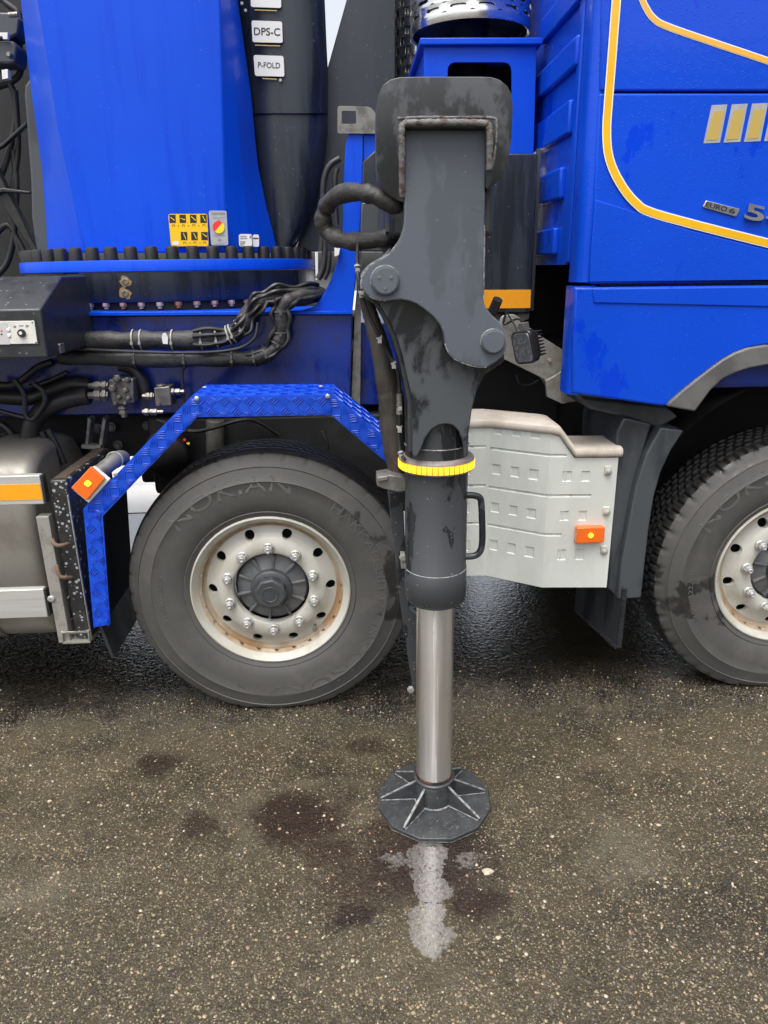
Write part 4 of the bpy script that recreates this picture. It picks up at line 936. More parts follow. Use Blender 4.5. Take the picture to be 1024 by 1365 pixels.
for k in range(56):
    a = 2*math.pi*(k)/56; p = np.array([CX+(RR-.022)*math.cos(a), CYc+(RR-.022)*math.sin(a), zr0-.002])
    if math.sin(a) > -.2: continue
    if src is None: q = B(); q.hexa(p, (0, 0, -1), .015, .016); q.cyl(p-(0, 0, .015), p-(0, 0, .024), .009, 10); src = q.build('ring_bolt', RUSTB, crane, origin=p)
    else: inst(src, 'ring_bolt', crane, p)
for v in (375, 391):
    p = P(167, v, CYc-RR+.0035); b = B(); b.lathe([(.014, 0), (.014, -.004), (.008, -.005), (.0075, .006), (0, .006)], p, (0, 1, 0), 16); b.build('grease_nipple', BRASS, crane)
    b = B(); q = []
    for k in range(14): a = k*.449; rr = .016+.012*random.random(); q.append(p+np.array([math.cos(a)*rr, -.002+.001*random.random(), math.sin(a)*rr]))
    b.prism(q, (0, .003, 0)); b.build('grease_blot', mat('old_grease', (.24, .16, .07), .4) if 'old_grease' not in MATS else MATS['old_grease'], crane)
# column: faceted blue shell
vs_ = [-90, -40, 0, 60, 120, 175, 220, 273, 305, 337]
def I(v, ks, xs): return float(np.interp(v, ks, xs))
rings = []
for v in vs_:
    le = I(v, [-90, 0, 106, 230, 337], [13, 27.7, 39.6, 56.7, 63.5]); r1 = I(v, [-90, 0, 174, 320, 337], [35, 50, 78, 110, 114])
    m1 = I(v, [-90, 110, 337], [160, 166, 176]); m2 = I(v, [-90, 337], [225, 212]); r2 = I(v, [-90, 337], [291, 301]); re = I(v, [-90, 0, 120, 219, 273, 335], [304, 317, 334, 344, 355, 371])
    rings.append([P(le, v, 3.42), P((le+r1)/2, v, 3.30), P(r1, v, 3.20), P(m1, v, 3.175), P(m2, v, 3.165), P(r2, v, 3.19), P((r2+re)/2, v, 3.27), P(re, v, 3.42), P(re-30, v, 3.9), P(le+40, v, 3.9)])
b = B(); b.loft(rings[::-1]); colm = b.build('column', BLUEC, crane, smooth=12, bevel=.006, seg=3)
b = B(); b.slab([(39.6, 104), (33, 113), (32, 125), (35.6, 171), (41, 243), (42, 290), (49, 338), (75, 338), (75, 250), (60, 180), (48, 110)], 3.44, .3); b.build('column_left_guard', GREYP, crane, bevel=.01, seg=3)
# dark covers right of the column
def cover_loft(rows, y0, y1, bulge, n=9):
    rings = []
    for v, a, c in rows:
        r_ = []
        for t in np.linspace(0, 1, n):
            yy_ = y0-bulge*(1-(2*t-1)**4) if True else y0; r_.append(P(a+(c-a)*t, v, yy_))
        r_ += [P(c, v, y1), P(a, v, y1)]; rings.append(r_)
    return rings
b = B(); b.loft(cover_loft([(-90, 290, 426), (-30, 305, 431), (0, 308, 433), (60, 320, 435.5), (90, 322, 437), (120, 325, 437), (152, 328, 437)], 3.52, 3.9, .10)[::-1]); uc = b.build('column_cover', DARKM, crane, smooth=50, bevel=.004)
b = B(); b.loft(cover_loft([(149, 329, 436), (151.5, 329, 436), (154, 328, 436.5), (176, 330, 437), (205, 333, 434), (240, 338, 429), (275, 344, 421), (305, 352, 408), (325, 358, 396), (337, 362, 388)], 3.525, 3.9, .095)[::-1]); b.build('column_lower_cover', DARKM, crane, smooth=50, bevel=.004)
# label plates
def plate(uv4, y, name, parent, m_, t=.002): b = B(); b.slab(rnd([(u, v, 3) for u, v in uv4]), y, t); return b.build(name, m_, parent, smooth=0)
LY = 3.405
plate([(333, -40), (374, -39), (375, 10.5), (334.5, 9)], LY, 'label_plate', uc, STICKW)
plate([(335.3, 27), (376, 28.5), (377, 57), (336.7, 56)], LY, 'label_plate', uc, STICKW)
plate([(338, 73), (378, 74.5), (379.3, 102), (340, 101)], LY, 'label_plate', uc, STICKW)
for (a, c, v) in ((339.5, 369, 13), (340, 373.5, 60), (350, 369, 104.5)):
    b = B(); b.slab([(a, v-.7), (c, v+.3), (c, v+1.6), (a, v+.6)], LY+.001, .001); b.build('printed_line', GOLDT, uc, smooth=0)
b = B(); text_on(b, 'DPS-C', 338.6, 46.3, (1, .03), (-.02, -10), LY-.0004, .0005, .012, 35); text_on(b, 'P-FOLD', 344, 90, (1, .03), (-.02, -7.6), LY-.0004, .0005, .01, 29.5); b.build('label_print', INK, uc, smooth=0)
for u, v in ((322.5, 4.5), (327.5, 14), (374, 107)):
    b = B(); b.lathe([(.006, 0), (.006, -.003), (0, -.004)], P(u, v, 3.41), (0, 1, 0), 10); b.build('cover_screw', GALV, uc)
b = B(); b.slab([(403, 40), (409, 40), (407, 66), (404, 66)], 3.43, .003); b.build('water_stain', INK, uc, smooth=0)
# stickers on the column
zk = lambda x, y: (200+x/6.4, 270+y/6.4)
SY = 3.150
pl = plate([zk(155, 97), zk(487, 95), zk(500, 372), zk(180, 372)], SY, 'warning_sticker', colm, STICKY)
b = B(); w_ = B(); br = B()
for (x, y) in ((163, 103), (250, 103), (340, 103), (427, 103), (262, 250), (350, 250), (436, 250)):
    b.slab([zk(x, y), zk(x+55, y), zk(x+58, y+70), zk(x+3, y+70)], SY-.0006, .0006)
for i, (x, y) in enumerate(((163, 103), (250, 103), (340, 103), (427, 103), (262, 250), (350, 250), (436, 250))):
    k = [(6, 22, 44, 48), (8, 30, 46, 44), (8, 16, 48, 48), (18, 10, 44, 54), (20, 10, 42, 60), (20, 12, 44, 58), (8, 16, 50, 42)][i]
    w_.slab([zk(x+k[0], y+k[1]), zk(x+k[0]+5, y+k[1]-3), zk(x+k[2]+4, y+k[3]-4), zk(x+k[2], y+k[3]+4)], SY-.0012, .0006)
for (x, y) in ((200, 198), (285, 198), (372, 196), (458, 196), (295, 345), (382, 343), (466, 343)):
    for dx in (-11, 9): br.slab([zk(x+dx, y-9), zk(x+dx+4, y-9), zk(x+dx+4, y+9), zk(x+dx, y+9)], SY-.0006, .0006)
    br.slab([zk(x-8, y-11), zk(x+9, y-11), zk(x+9, y-7), zk(x-8, y-7)], SY-.0008, .0006)
for (x, y) in ((242, 198), (328, 198), (415, 197), (340, 345), (426, 344)): br.slab([zk(x-4, y-3), zk(x+5, y-3), zk(x+5, y+4), zk(x-4, y+4)], SY-.0006, .0006)
b.build('pictogram_panel', INK, colm, smooth=0); w_.build('pictogram_line', STICKY, colm, smooth=0); br.build('pictogram_mark', INKB, colm, smooth=0)
plate([zk(190, 330), zk(248, 330), zk(248, 362), zk(192, 362)], SY-.0006, 'maker_patch', colm, STICKW, .0006)
plate([zk(500, 68), zk(652, 68), zk(668, 364), zk(522, 364)], SY, 'switch_card', colm, STICKG)
b = B(); b.slab([zk(528, 84), zk(640, 84), zk(640, 101), zk(528, 101)], SY-.0006, .0006); b.slab([zk(540, 278), zk(636, 276), zk(636, 284), zk(540, 286)], SY-.0006, .0006); b.slab([zk(532, 128), zk(640, 126), zk(640, 131), zk(532, 133)], SY-.0006, .0006)
b.slab([zk(582, 308), zk(606, 308), zk(606, 332), zk(582, 332)], SY-.0006, .0006); b.slab([zk(552, 350), zk(632, 349), zk(632, 355), zk(552, 356)], SY-.0006, .0006)
b.slab([zk(572, 146), zk(604, 146), zk(590, 158)], SY-.0006, .0006); b.slab([zk(572, 268), zk(604, 268), zk(590, 258)], SY-.0006, .0006); b.build('card_print', INKG, colm, smooth=0)
kp = P(*zk(587, 210), SY); kr = np.linalg.norm(P(*zk(637, 210), SY)-kp)
for nm, m_, s0, s1 in (('red_switch_half', RED, rad(45), rad(225)), ('yellow_switch_half', YELP, rad(-135), rad(45))):
    b = B(); b.prism([kp+np.array([math.cos(a)*kr, -.004, math.sin(a)*kr]) for a in np.linspace(s0, s1, 20)], (0, .004, 0)); b.build(nm, m_, colm, smooth=0)
pl = plate([zk(757, 268), zk(868, 268), zk(870, 376), zk(760, 374)], 3.21, 'rating_label', colm, STICKW); plate([zk(876, 272), zk(930, 272), zk(930, 378), zk(876, 376)], 3.24, 'small_label', colm, STICKW)
b = B()
for i, (x0, x1, y) in enumerate(((770, 825, 284), (770, 832, 302), (770, 815, 330), (770, 810, 344), (770, 800, 358))): b.slab([zk(x0, y), zk(x1, y), zk(x1, y+8), zk(x0, y+8)], 3.2094, .0006)
b.slab([zk(850, 280), zk(866, 280), zk(866, 305), zk(850, 305)], 3.2094, .0006); b.build('label_lines', INKG, colm, smooth=0)
b = B(); b.slab([zk(880, 298), zk(926, 298), zk(926, 312), zk(880, 312)], 3.2394, .0006); b.build('label_band', INKB, colm, smooth=0)
# folded boom: broad dark plate with daylight between it and the column cover
b = B(); b.slab([(462, 0), (476, -48), (527, -48), (527, 200), (530, 335), (395, 335), (415, 250), (424, 180), (424, 100), (436.5, 91)], 3.62, .25); b.build('boom_section', mat('boom_dark_paint', (.024, .029, .040), .4, (.018, .022, .030), .3, scale=(8, 8, 2), spots=(50, .15, (.12, .13, .15))), crane, bevel=.004)
# left: boom linkage, valves, hoses
b = B(); b.slab([(-130, -60), (60, -60), (90, 100), (100, 340), (100, 420), (-130, 420)], 3.95, .05); b.build('boom_side_plate', CHASS, crane)
b = B(); b.slab([(-60, 110), (0, 235), (49, 332), (46, 340), (-4, 262), (-60, 150)], 3.60, .05); b.slab([(-40, 265), (3, 250), (40, 255), (40, 258), (3, 256), (-40, 273)], 3.58, .03); b.slab([(-40, 210), (3, 190), (33, 162), (36, 166), (4, 195), (-40, 218)], 3.60, .03); b.build('linkage_bar', HOSE, crane, bevel=.004)
b = B(); b.slab([(-60, 14), (16, 16), (26, 24), (24, 45), (10, 52), (-60, 50)], 3.55, .12); b.slab([(-60, 52), (17, 54), (22, 62), (20, 84), (-60, 86)], 3.52, .12); b.build('crane_valve_bank', mat('valve_bank_dark', (.05, .055, .065), .45), crane, bevel=.008)
b = B(); b.slab([(-30, 44), (10, 43), (10, 52), (4, 52), (3, 48), (-30, 49)], 3.50, .02); b.build('valve_tag', STICKW, crane, bevel=.001); b = B(); b.slab([(2, 93), (10, 92), (11, 104), (3, 106)], 3.50, .03); b.build('valve_tag', STICKW, crane, bevel=.001)
b = B(); p = P(15, 75, 3.49); b.lathe([(.012, 0), (.012, -.02), (.007, -.03), (0, -.03)], p, (0, 1, 0), 16); p = P(12, 20, 3.5); b.cyl(p, P(24, 19, 3.5), .01, 12); b.build('valve_fitting', BRASS, crane)
for pts in ([(-20, -20), (8, 4), (26, 20), (30, 50)], [(-20, 120), (12, 110), (27, 95), (26, 60)], [(-20, 330), (8, 300), (24, 320), (40, 352)], [(-20, 60), (20, 130), (10, 210), (-20, 280)], [(20, 120), (24, 200), (15, 280), (28, 345)], [(-20, 380), (12, 345), (22, 260), (18, 200)]):
    b = B(); b.tube(cr([P(u, v, 3.66) for u, v in pts]), .014, 10); b.build('boom_hose', HOSE, crane)

# base frame
BFY = 2.98
b = B(); b.slab([(-60, 424), (60, 421), (470, 418), (469, 470), (467, 545), (300, 550), (-60, 557)], BFY, 1.40); b.build('base_beam', BLUE_SHADE, crane, bevel=.006, seg=3)
b = B(); b.slab([(70, 416.5), (415, 414.5), (470, 414), (470, 419), (70, 421.5)], BFY-.03, .4); b.build('base_top_flange', BLUEC, crane, bevel=.002)
b = B(); b.slab([(474, 166), (484, 167), (483, 250), (479, 330), (470, 414), (400, 415), (419, 409), (431, 393), (441, 373), (450, 348), (457, 310), (458, 246), (461, 191), (467, 172)], BFY-.014, .06); b.build('base_gusset', BLUEC, crane, bevel=.004, seg=3)
b = B(); b.slab([(484.5, 169), (504, 171), (504, 203), (484.5, 215)], BFY-.004, .05); b.build('gusset_bracket', BLUEC, crane, bevel=.004)
b = B(); plate_hole(b, rnd([(450, 141, 4), (494, 142, 9), (502, 152, 5), (502, 178, 0), (450, 178, 3)]), rnd([(455.5, 148, 2), (474.5, 148, 2), (475, 165, 2), (456, 165, 2)]), BFY-.025, .010); b.build('lashing_eye_plate', GALVD, crane, bevel=.001)
b = B(); b.slab([(478, 430), (560, 430), (560, 540), (474, 540)], BFY+.06, 1.3); b.build('extension_beam_box', BLUE_SHADE, crane, bevel=.006)
b = B(); b.slab([(468, 165), (484, 170), (480, 545), (468, 545), (473, 420), (481, 330)], BFY+.02, .10); b.build('beam_end_edge', GALVD, crane)
# control box
zt2 = P(54, 412, 2.50); zb2 = P(61.5, 477, 2.50); ztk = P(69, 368, 2.73)
prof_c = [(2.50, zb2[2]), (2.50, zt2[2]), (2.73, ztk[2]), (2.98, ztk[2]), (2.98, zb2[2])]
xr = float(zt2[0])
b = B(); b.loft([[(x, y, z) for y, z in prof_c] for x in (-2.2, xr)]); cbx = b.build('control_box', mat('control_box_black', (.026, .028, .031), .42, (.02, .022, .024), .3, scale=(10, 10, 10), drops=(70, .5), spots=(60, .25, (.14, .15, .16)), bump=(300, .15), bumpd=.0008), crane, bevel=.006, seg=3)
b = B(); b.slab([(-80, 427), (47.5, 426), (53, 459.5), (-80, 462)], 2.4985, .003); b.build('panel_gasket', LAMPB, cbx)
b = B(); b.slab([(-80, 429), (45.5, 427.5), (50, 458), (-80, 460)], 2.496, .003); b.build('control_panel', PANELW, cbx, bevel=.001)
b = B(); b.slab([(-80, 431), (9, 430), (13, 459), (-80, 460)], 2.4952, .001); b.build('panel_grey_field', mat('panel_grey', (.50, .50, .50), .45), cbx, smooth=0)  # flat grey field over the left of the panel
p = P(29, 444, 2.495); b = B(); b.lathe([(0, -.006), (.0125, -.006), (.0135, 0)], p, (0, 1, 0), 28); b.build('selector_knob', LAMPB, cbx); b = B(); b.lathe([(0, -.008), (.0055, -.008), (.0055, -.0055)], p-np.array([.001, 0, -.0005]), (0, 1, 0), 20); b.build('knob_centre', PANELW, cbx)
for u, v in ((11, 439.5), (12, 447)):
    b = B(); b.lathe([(0, -.003), (.006, -.002), (.0065, 0)], P(u, v, 2.495), (0, 1, 0), 18); b.build('panel_button', STICKW, cbx)
for u, v, m_ in ((2, 441, RED), (2, 445.5, INK), (-4, 440, INK)):
    b = B(); b.lathe([(0, -.003), (.003, 0)], P(u, v, 2.495), (0, 1, 0), 10); b.build('indicator', m_, cbx)
for u, v in ((43, 429.5), (48, 456.5)):
    b = B(); b.lathe([(0, -.002), (.003, 0)], P(u, v, 2.4955), (0, 1, 0), 10); b.build('panel_screw', GALVD, cbx)
b = B(); b.slab([(18, 434), (21.5, 434), (21.5, 437), (18, 437)], 2.4955, .0006); b.slab([(25, 433.5), (31, 433.5), (31, 435), (25, 435)], 2.4955, .0006); b.slab([(34, 433), (38, 433), (38, 436), (34, 436)], 2.4955, .0006); b.build('panel_print', INKG, cbx, smooth=0)
b = B(); p = P(79, 463, 2.62); b.box((p[0]-.012, 2.6, p[2]-.02), (p[0]+.012, 2.64, p[2]+.014)); b.build('box_latch', BRASS, crane, bevel=.003)

# hose bundles
def sleeve(name, pts, r_, m_, parent, wob=.12, seg=14, k=10, label=None):
    b = B(); path = cr(pts, k); rr = [r_*(1+wob*(.7*math.sin(i*.5+1.3*math.sin(i*.23))+.25*(random.random()-.5))) for i in range(len(path))]
    b.tube(path, rr, seg, wob=wob*.3); return b.build(name, m_, parent, smooth=70, label=label), path
HY = 2.90
up = [P(86, 452, HY), P(110, 454, HY), P(150, 454, HY), P(200, 453, HY), P(260, 453, HY), P(300, 449, HY), P(322, 437, HY), P(333, 417, HY), P(346, 402, HY), P(368, 395, HY+.02), P(396, 392, HY+.06), P(425, 392, HY+.15)]
dn = [P(80, 475, HY+.01), P(150, 478, HY), P(230, 479, HY), P(310, 478, HY), P(345, 476, HY), P(368, 462, HY), P(376, 438, HY), P(375, 415, HY), P(384, 402, HY), P(405, 396, HY+.05), P(430, 392, HY+.15)]
s1, p1_ = sleeve('hose_bundle', up, .035, SLEEVE, crane); s2, p2_ = sleeve('hose_bundle', dn, .030, SLEEVE, crane)
def ties(path, idx, r_, m_, parent, n=1):
    for i in idx:
        i = min(max(i, 1), len(path)-2); d = path[i+1]-path[i-1]
        b = B(); b.lathe([(r_, -.003), (r_+.0025, -.0025), (r_+.0025, .0025), (r_, .003)], path[i], d, 20); b.box(*(lambda c_: (c_-.005, c_+.005))(path[i]+np.array([0, -r_-.001, -.008]))); b.build('cable_tie', m_, parent)
ties(p1_, [26, 28, 35, 42, 47, 52, 54, 60], .0385, TIE, s1); ties(p2_, [14, 22, 30, 38, 44, 52, 58, 70], .0335, TIED, s2)
b = B(); q = P(220, 451, HY-.042); b.add([q+np.array(p) for p in ((-.01, 0, -.02), (.008, 0, -.022), (.012, 0, .004), (.004, 0, .022), (-.008, 0, .018), (-.012, 0, .002))], [(0, 1, 2, 3, 4, 5)]); b.build('torn_tape', STICKW, s1, smooth=0)
for off, r_ in (((0, -.036, .016), .008), ((0, -.034, -.014), .007), ((0, -.02, .034), .008), ((.03, -.03, -.01), .007)):
    b = B(); b.tube([p+np.array(off)*(1+.25*math.sin(i*.4)) for i, p in enumerate(p1_[40:])], r_, 8); b.build('hose', HOSE, crane)
for off, r_ in (((.03, -.02, .0), .008), ((-.03, -.02, .01), .008)):
    b = B(); b.tube([p+np.array(off)*(1+.2*math.sin(i*.5)) for i, p in enumerate(p2_[38:])], r_, 8); b.build('hose', HOSE, crane)
b = B(); b.tube(cr([P(248, 575, HY), P(244, 520, HY), P(243, 495, HY), P(250, 487, HY), P(262, 486, HY)]), .007, 8); b.tube(cr([P(86, 462, HY-.02), P(120, 466, HY-.04), P(240, 470, HY-.04), P(310, 466, HY-.04), P(338, 452, HY-.05), P(344, 430, HY-.04)]), .006, 8); b.build('hose', HOSE, crane)
# thin pipes by the gusset
for pts, r_ in (([(453, 211), (441, 219), (434, 232), (431, 252), (431, 300), (428, 335)], .012), ([(450, 224), (447, 235), (447, 262), (449, 300)], .010), ([(440, 335), (437, 360), (432, 372)], .010), ([(433, 300), (433, 340), (430, 360), (424, 372)], .012)):
    b = B(); b.tube(cr([P(u, v, BFY-.03) for u, v in pts]), r_, 10); b.build('hose', HOSE, crane)
b = B(); b.slab([(420, 336), (424, 336), (424, 372), (421, 374)], BFY+.02, .02); b.build('hose_clip', STICKW, crane, bevel=.001); b = B(); b.slab([(446, 328), (454, 327), (452, 340), (446, 342)], BFY-.05, .03); b.build('hose_clip', STICKW, crane, bevel=.001)
# valve block below the beam
VY = 2.86
vbk = B(); vbk.slab([(144, 506), (177, 505), (179, 537), (150, 541)], VY, .10); vb_ = vbk.build('valve_block', VALVE, crane, bevel=.005)
for u, v, r_ in ((151, 517, .016), (168, 520, .012), (160, 529, .010), (172, 530, .010), (155, 537, .008), (168, 537, .008), (157, 504, .016), (171, 506, .012)):
    b = B(); b.hexa(P(u, v, VY), (0, -1, 0), r_, .018); b.lathe([(r_*.6, -.018), (r_*.6, -.024), (0, -.024)], P(u, v, VY), (0, 1, 0), 12); b.build('valve_plug', VALVE, vb_, bevel=.001)
def fitting(p, q, r_): 
    b = B(); p, q = np.asarray(p), np.asarray(q); d = q-p; L_ = np.linalg.norm(d); b.tube([p, p+d*.3, p+d*.3, p+d*.62, p+d*.62, q], [r_*.62, r_*.62, r_, r_, r_*.7, r_*.7], 6); b.lathe([(r_*1.05, L_*.7), (r_*1.1, L_*.72), (r_*1.1, L_*.9), (r_*.7, L_*.92)], p, d, 6); return b.build('hose_fitting', BRASS, crane, smooth=0, bevel=.001)
fitting(P(118, 514, VY+.03), P(145, 514, VY+.03), .019); fitting(P(118, 527, VY+.02), P(145, 527, VY+.02), .023)
fitting(P(246, 522, VY+.02), P(227, 522, VY+.02), .014); fitting(P(218, 549, VY), P(190, 549, VY), .014); fitting(P(190, 528, VY+.04), P(206, 528, VY+.04), .016)
fitting(P(166, 556, VY+.03), P(163, 540, VY+.03), .022)
b = B(); b.slab([(205, 517), (226, 515), (229, 541), (207, 542)], VY, .08); v2 = b.build('valve_block', VALVE, crane, bevel=.004)
b = B(); b.hexa(P(215, 517, VY+.03), (0, 0, 1), .02, .014); b.hexa(P(212, 538, VY), (0, -1, 0), .008, .01); b.build('valve_plug', VALVE, v2)
for pts, r_, y in (([(118, 527), (95, 531), (65, 542), (45, 562), (38, 590)], .036, VY+.03), ([(120, 513), (95, 512), (70, 520), (40, 530), (-10, 528)], .030, VY+.08), ([(20, 506), (32, 525), (34, 552), (42, 559), (52, 550), (60, 535), (57, 521), (45, 511)], .010, VY-.02), ([(-10, 545), (15, 552), (35, 557)], .010, VY), ([(160, 486), (178, 492), (190, 510), (194, 530)], .026, VY+.08), ([(56, 575), (66, 600), (80, 622)], .012, VY), ([(64, 572), (76, 595), (86, 618)], .012, VY), ([(-10, 512), (20, 512), (50, 490), (70, 482)], .014, VY+.05), ([(-10, 560), (10, 572), (30, 600)], .016, VY+.1), ([(40, 515), (65, 508), (90, 496)], .010, VY+.06)):
    b = B(); b.tube(cr([P(u, v, y) for u, v in pts], 10), r_, 14); b.build('hydraulic_hose', HOSE, crane)

# ================================================================== STABILISER LEG
leg = empty('stabiliser_leg', (.232, 1.905, 0), 'black hydraulic stabiliser leg standing on its round steel foot', 'stabiliser leg')
LX, LYc = .229, 1.905
# foot
b = B(); n = 12; pr = .186
ring = lambda r_, z: [(LX+r_*math.cos(2*math.pi*(k+.35)/n), LYc+r_*math.sin(2*math.pi*(k+.35)/n), z) for k in range(n)]
b.loft([ring(pr, .002), ring(pr, .016)]); fp = b.build('foot_plate', FOOT, leg, bevel=.002)
b = B(); b.loft([ring(pr+.0012, .0025), ring(pr+.0012, .0055)], True, False); b.build('worn_rim', SCRAPE, fp, smooth=0)
b = B(); b.lathe([(.0, .11), (.062, .11), (.066, .106), (.062, .10), (.052, .098), (.050, .088), (.058, .078), (.060, .02)], (LX, LYc, 0), (0, 0, 1), 40); b.build('foot_hub', FOOT, leg)
for a in (-129, -84+45-1, 5, 50, 92, 132, 179):
    a = rad(a); d = np.array([math.cos(a), math.sin(a), 0]); t = np.array([-d[1], d[0], 0])*.005; c0 = np.array([LX, LYc, 0])
    q = [c0+d*.055+(0, 0, .0155), c0+d*.172+(0, 0, .0155), c0+d*.172+(0, 0, .021), c0+d*.055+(0, 0, .085)]
    b = B(); b.prism([p-t for p in q], 2*t); rb_ = b.build('foot_rib', FOOT, leg, bevel=.001)
    b = B(); e = np.array([0, 0, .0015]); b.prism([q[2]-t*.7+e*.2, q[3]-t*.7+e*.2, q[3]-t*.7+e, q[2]-t*.7+e], 1.4*t); b.build('scraped_edge', SCRAPE, rb_, smooth=0)
    for sg in (-1, 1):
        b = B(); b.tube([c0+d*r_+t*sg*1.1+np.array([0, 0, .0165]) for r_ in np.linspace(.06, .17, 12)], [.0015*(1+.6*(random.random()-.5)) for _ in range(12)], 6); b.build('weld_bead', SCRAPE, rb_)
b = B(); b.tube([np.array([LX+.0615*math.cos(a), LYc+.0615*math.sin(a), .0175]) for a in np.linspace(0, 6.28, 40)], .003, 6); b.build('hub_weld', SCRAPE, leg)
# rod
zr1 = P(580, 818, LYc-.06)[2]
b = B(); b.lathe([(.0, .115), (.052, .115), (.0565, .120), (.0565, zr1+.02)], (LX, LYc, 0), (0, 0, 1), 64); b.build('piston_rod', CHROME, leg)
b = B(); b.lathe([(.0, .108), (.058, .108), (.0595, .112), (.0575, .119), (.05, .12)], (LX, LYc, 0), (0, 0, 1), 40); b.build('rod_seal', mat('rusty_seal', (.02, .018, .017), .4, (.10, .04, .02), .7, scale=(30, 30, 30)), leg)
# cylinder tube
TR = .0895
zc0 = P(580, 816, LYc-TR)[2]; zc1 = P(580, 771, LYc-TR)[2]; zr = P(580, 628, LYc-TR)[2]
b = B(); b.lathe([(.058, zc0+.004), (.066, zc0), (.078, zc0-.002), (.0845, zc0+.004), (.0845, zc0+.012), (.0895, zc0+.020), (.0895, zc1-.001), (.0885, zc1), (.0875, zc1+.001), (.0875, zr+.02)], (LX, LYc, 0), (0, 0, 1), 64); cyl = b.build('cylinder_tube', BLACK, leg, smooth=45)
b = B(); b.lathe([(.0880, zc1-.0012), (.0898, zc1), (.0880, zc1+.0012)], (LX, LYc, 0), (0, 0, 1), 64); b.build('scribed_ring', SCRAPE, cyl)
b = B(); b.lathe([(.0865, zr), (.0865, zr+.42)], (LX, LYc, 0), (0, 0, 1), 64); b.build('upper_tube', BLACK, leg)
b = B(); b.lathe([(.0865, zr+.052), (.0885, zr+.054), (.0865, zr+.056)], (LX, LYc, 0), (0, 0, 1), 64); b.build('tube_weld', SCRAPE, leg)
# warning light ring
zq0, zq1 = P(580, 636, LYc-.1)[2], P(580, 620, LYc-.1)[2]
b = B(); b.lathe([(.086, zq0), (.1015, zq0), (.1035, zq0+.004), (.1035, zq1-.003), (.100, zq1+.002), (.086, zq1+.006)], (LX, LYc, 0), (0, 0, 1), 72); wr = b.build('warning_light_ring', mat('ring_grey_plastic', (.22, .19, .18), .5, (.15, .13, .12), .6, scale=(20, 20, 20)), leg, smooth=50)
b = B(); b.lathe([(.1036, zq0+.004), (.1042, zq0+.005), (.1042, zq1-.006), (.1036, zq1-.005)], (LX, LYc, 0), (0, 0, 1), 72); b.build('light_strip', LEDB, wr)
for k in range(44):
    a = 2*math.pi*k/44; d = np.array([math.cos(a), math.sin(a), 0]); t = np.array([-d[1], d[0], 0])
    if d[1] > .35: continue
    b = B(); b.obox(np.array([LX, LYc, (zq0+zq1)/2-.001])+d*.1040, t*.0052, d*.0014, np.array([0, 0, (zq1-zq0)/2-.0065])); b.build('lit_led', LED, wr, smooth=0)
# handle
b = B(); b.tube(cr([P(619, 660, 1.88), P(632, 660.5, 1.88), P(640, 664, 1.88), P(642, 674, 1.88), P(643, 700, 1.88), P(643, 722, 1.88), P(640, 735, 1.88), P(632, 741, 1.88), P(619, 742, 1.88)], 6), .0095, 12); b.build('carry_handle', BLACK, leg)
# yoke: box head that carries the tube, open arch at the bottom
YF = 1.805
yoke = [(485, 390), (500, 384), (520, 380), (600, 400), (672, 470), (673, 481), (660, 490), (646, 499), (636, 519), (629, 546), (625, 575), (622, 601), (620, 612), (617, 590), (612, 575), (604, 567), (595, 565), (584, 567), (575, 573), (568, 583), (562, 597), (557, 607), (552, 610), (550, 604), (550, 570), (550, 536), (547, 520), (543.5, 505), (537, 475), (530, 452), (518, 426), (506, 406)]
b = B(); b.slab(yoke, YF, .022); yk = b.build('yoke_front_plate', YOKE, leg, bevel=.003, seg=2)
back = [(485, 390), (520, 380), (600, 400), (672, 470), (673, 481), (646, 499), (636, 519), (629, 546), (622, 601), (550, 604), (550, 536), (537, 475), (506, 406)]
b = B(); b.prism([P(u, v, YF)+np.array([0, .16, 0]) for u, v in back], (0, .022, 0)); b.build('yoke_back_plate', BLACK, leg, bevel=.003)
lft = [(486, 392), (506, 406), (518, 426), (530, 452), (537, 475), (543.5, 505), (550, 536), (550, 570), (550, 602)]
b = B(); b.loft([[P(u, v, YF+.0215)+np.array([dx, 0, 0]), P(u, v, YF+.0215)+np.array([dx, .14, 0]), P(u, v, YF+.0215)+np.array([dx+.012, .14, 0]), P(u, v, YF+.0215)+np.array([dx+.012, 0, 0])] for u, v in lft for dx in (-.012,)]); b.build('yoke_side_web', BLACK, leg, smooth=60, bevel=.002)
rgt = [(673, 478), (660, 490), (646, 499), (636, 519), (629, 546), (625, 575), (622, 601)]
b = B(); b.loft([[P(u, v, YF+.0215)+np.array([-.012, 0, 0]), P(u, v, YF+.0215)+np.array([-.012, .14, 0]), P(u, v, YF+.0215)+np.array([0, .14, 0]), P(u, v, YF+.0215)+np.array([0, 0, 0])] for u, v in rgt]); b.build('yoke_side_web', BLACK, leg, smooth=60)
# arm plates (front and rear cheek)
arm = [(539, 172), (539, 296), (536, 311), (531, 322), (524, 331), (517, 339), (507, 345), (498, 350), (490, 357), (484, 365), (481.5, 376), (483, 385), (488, 392), (495, 397.5), (504, 400.5), (515, 401.6), (525, 400.2), (534.7, 399.5), (546.4, 401.5), (555, 405), (564, 411), (577.7, 422), (587.4, 434), (592, 446), (593, 454), (594.5, 463), (599, 472.5), (605, 478), (613, 482.5), (624, 486.5), (634, 489), (643, 490), (650, 489.5), (661, 483), (670, 475.5), (674, 467), (675, 458), (674, 446), (671, 436), (665, 428), (656, 420), (649.5, 412), (646, 405), (644.5, 395), (646, 300), (648.5, 172)]
AF = 1.768
b = B(); b.slab(arm, AF, .032); ap = b.build('arm_cheek', BLACKP, leg, bevel=.0035, seg=3)
b = B(); b.prism([P(u, v, AF)+np.array([0, .245, 0]) for u, v in arm], (0, .03, 0)); b.build('arm_cheek', BLACKP, leg, bevel=.003)
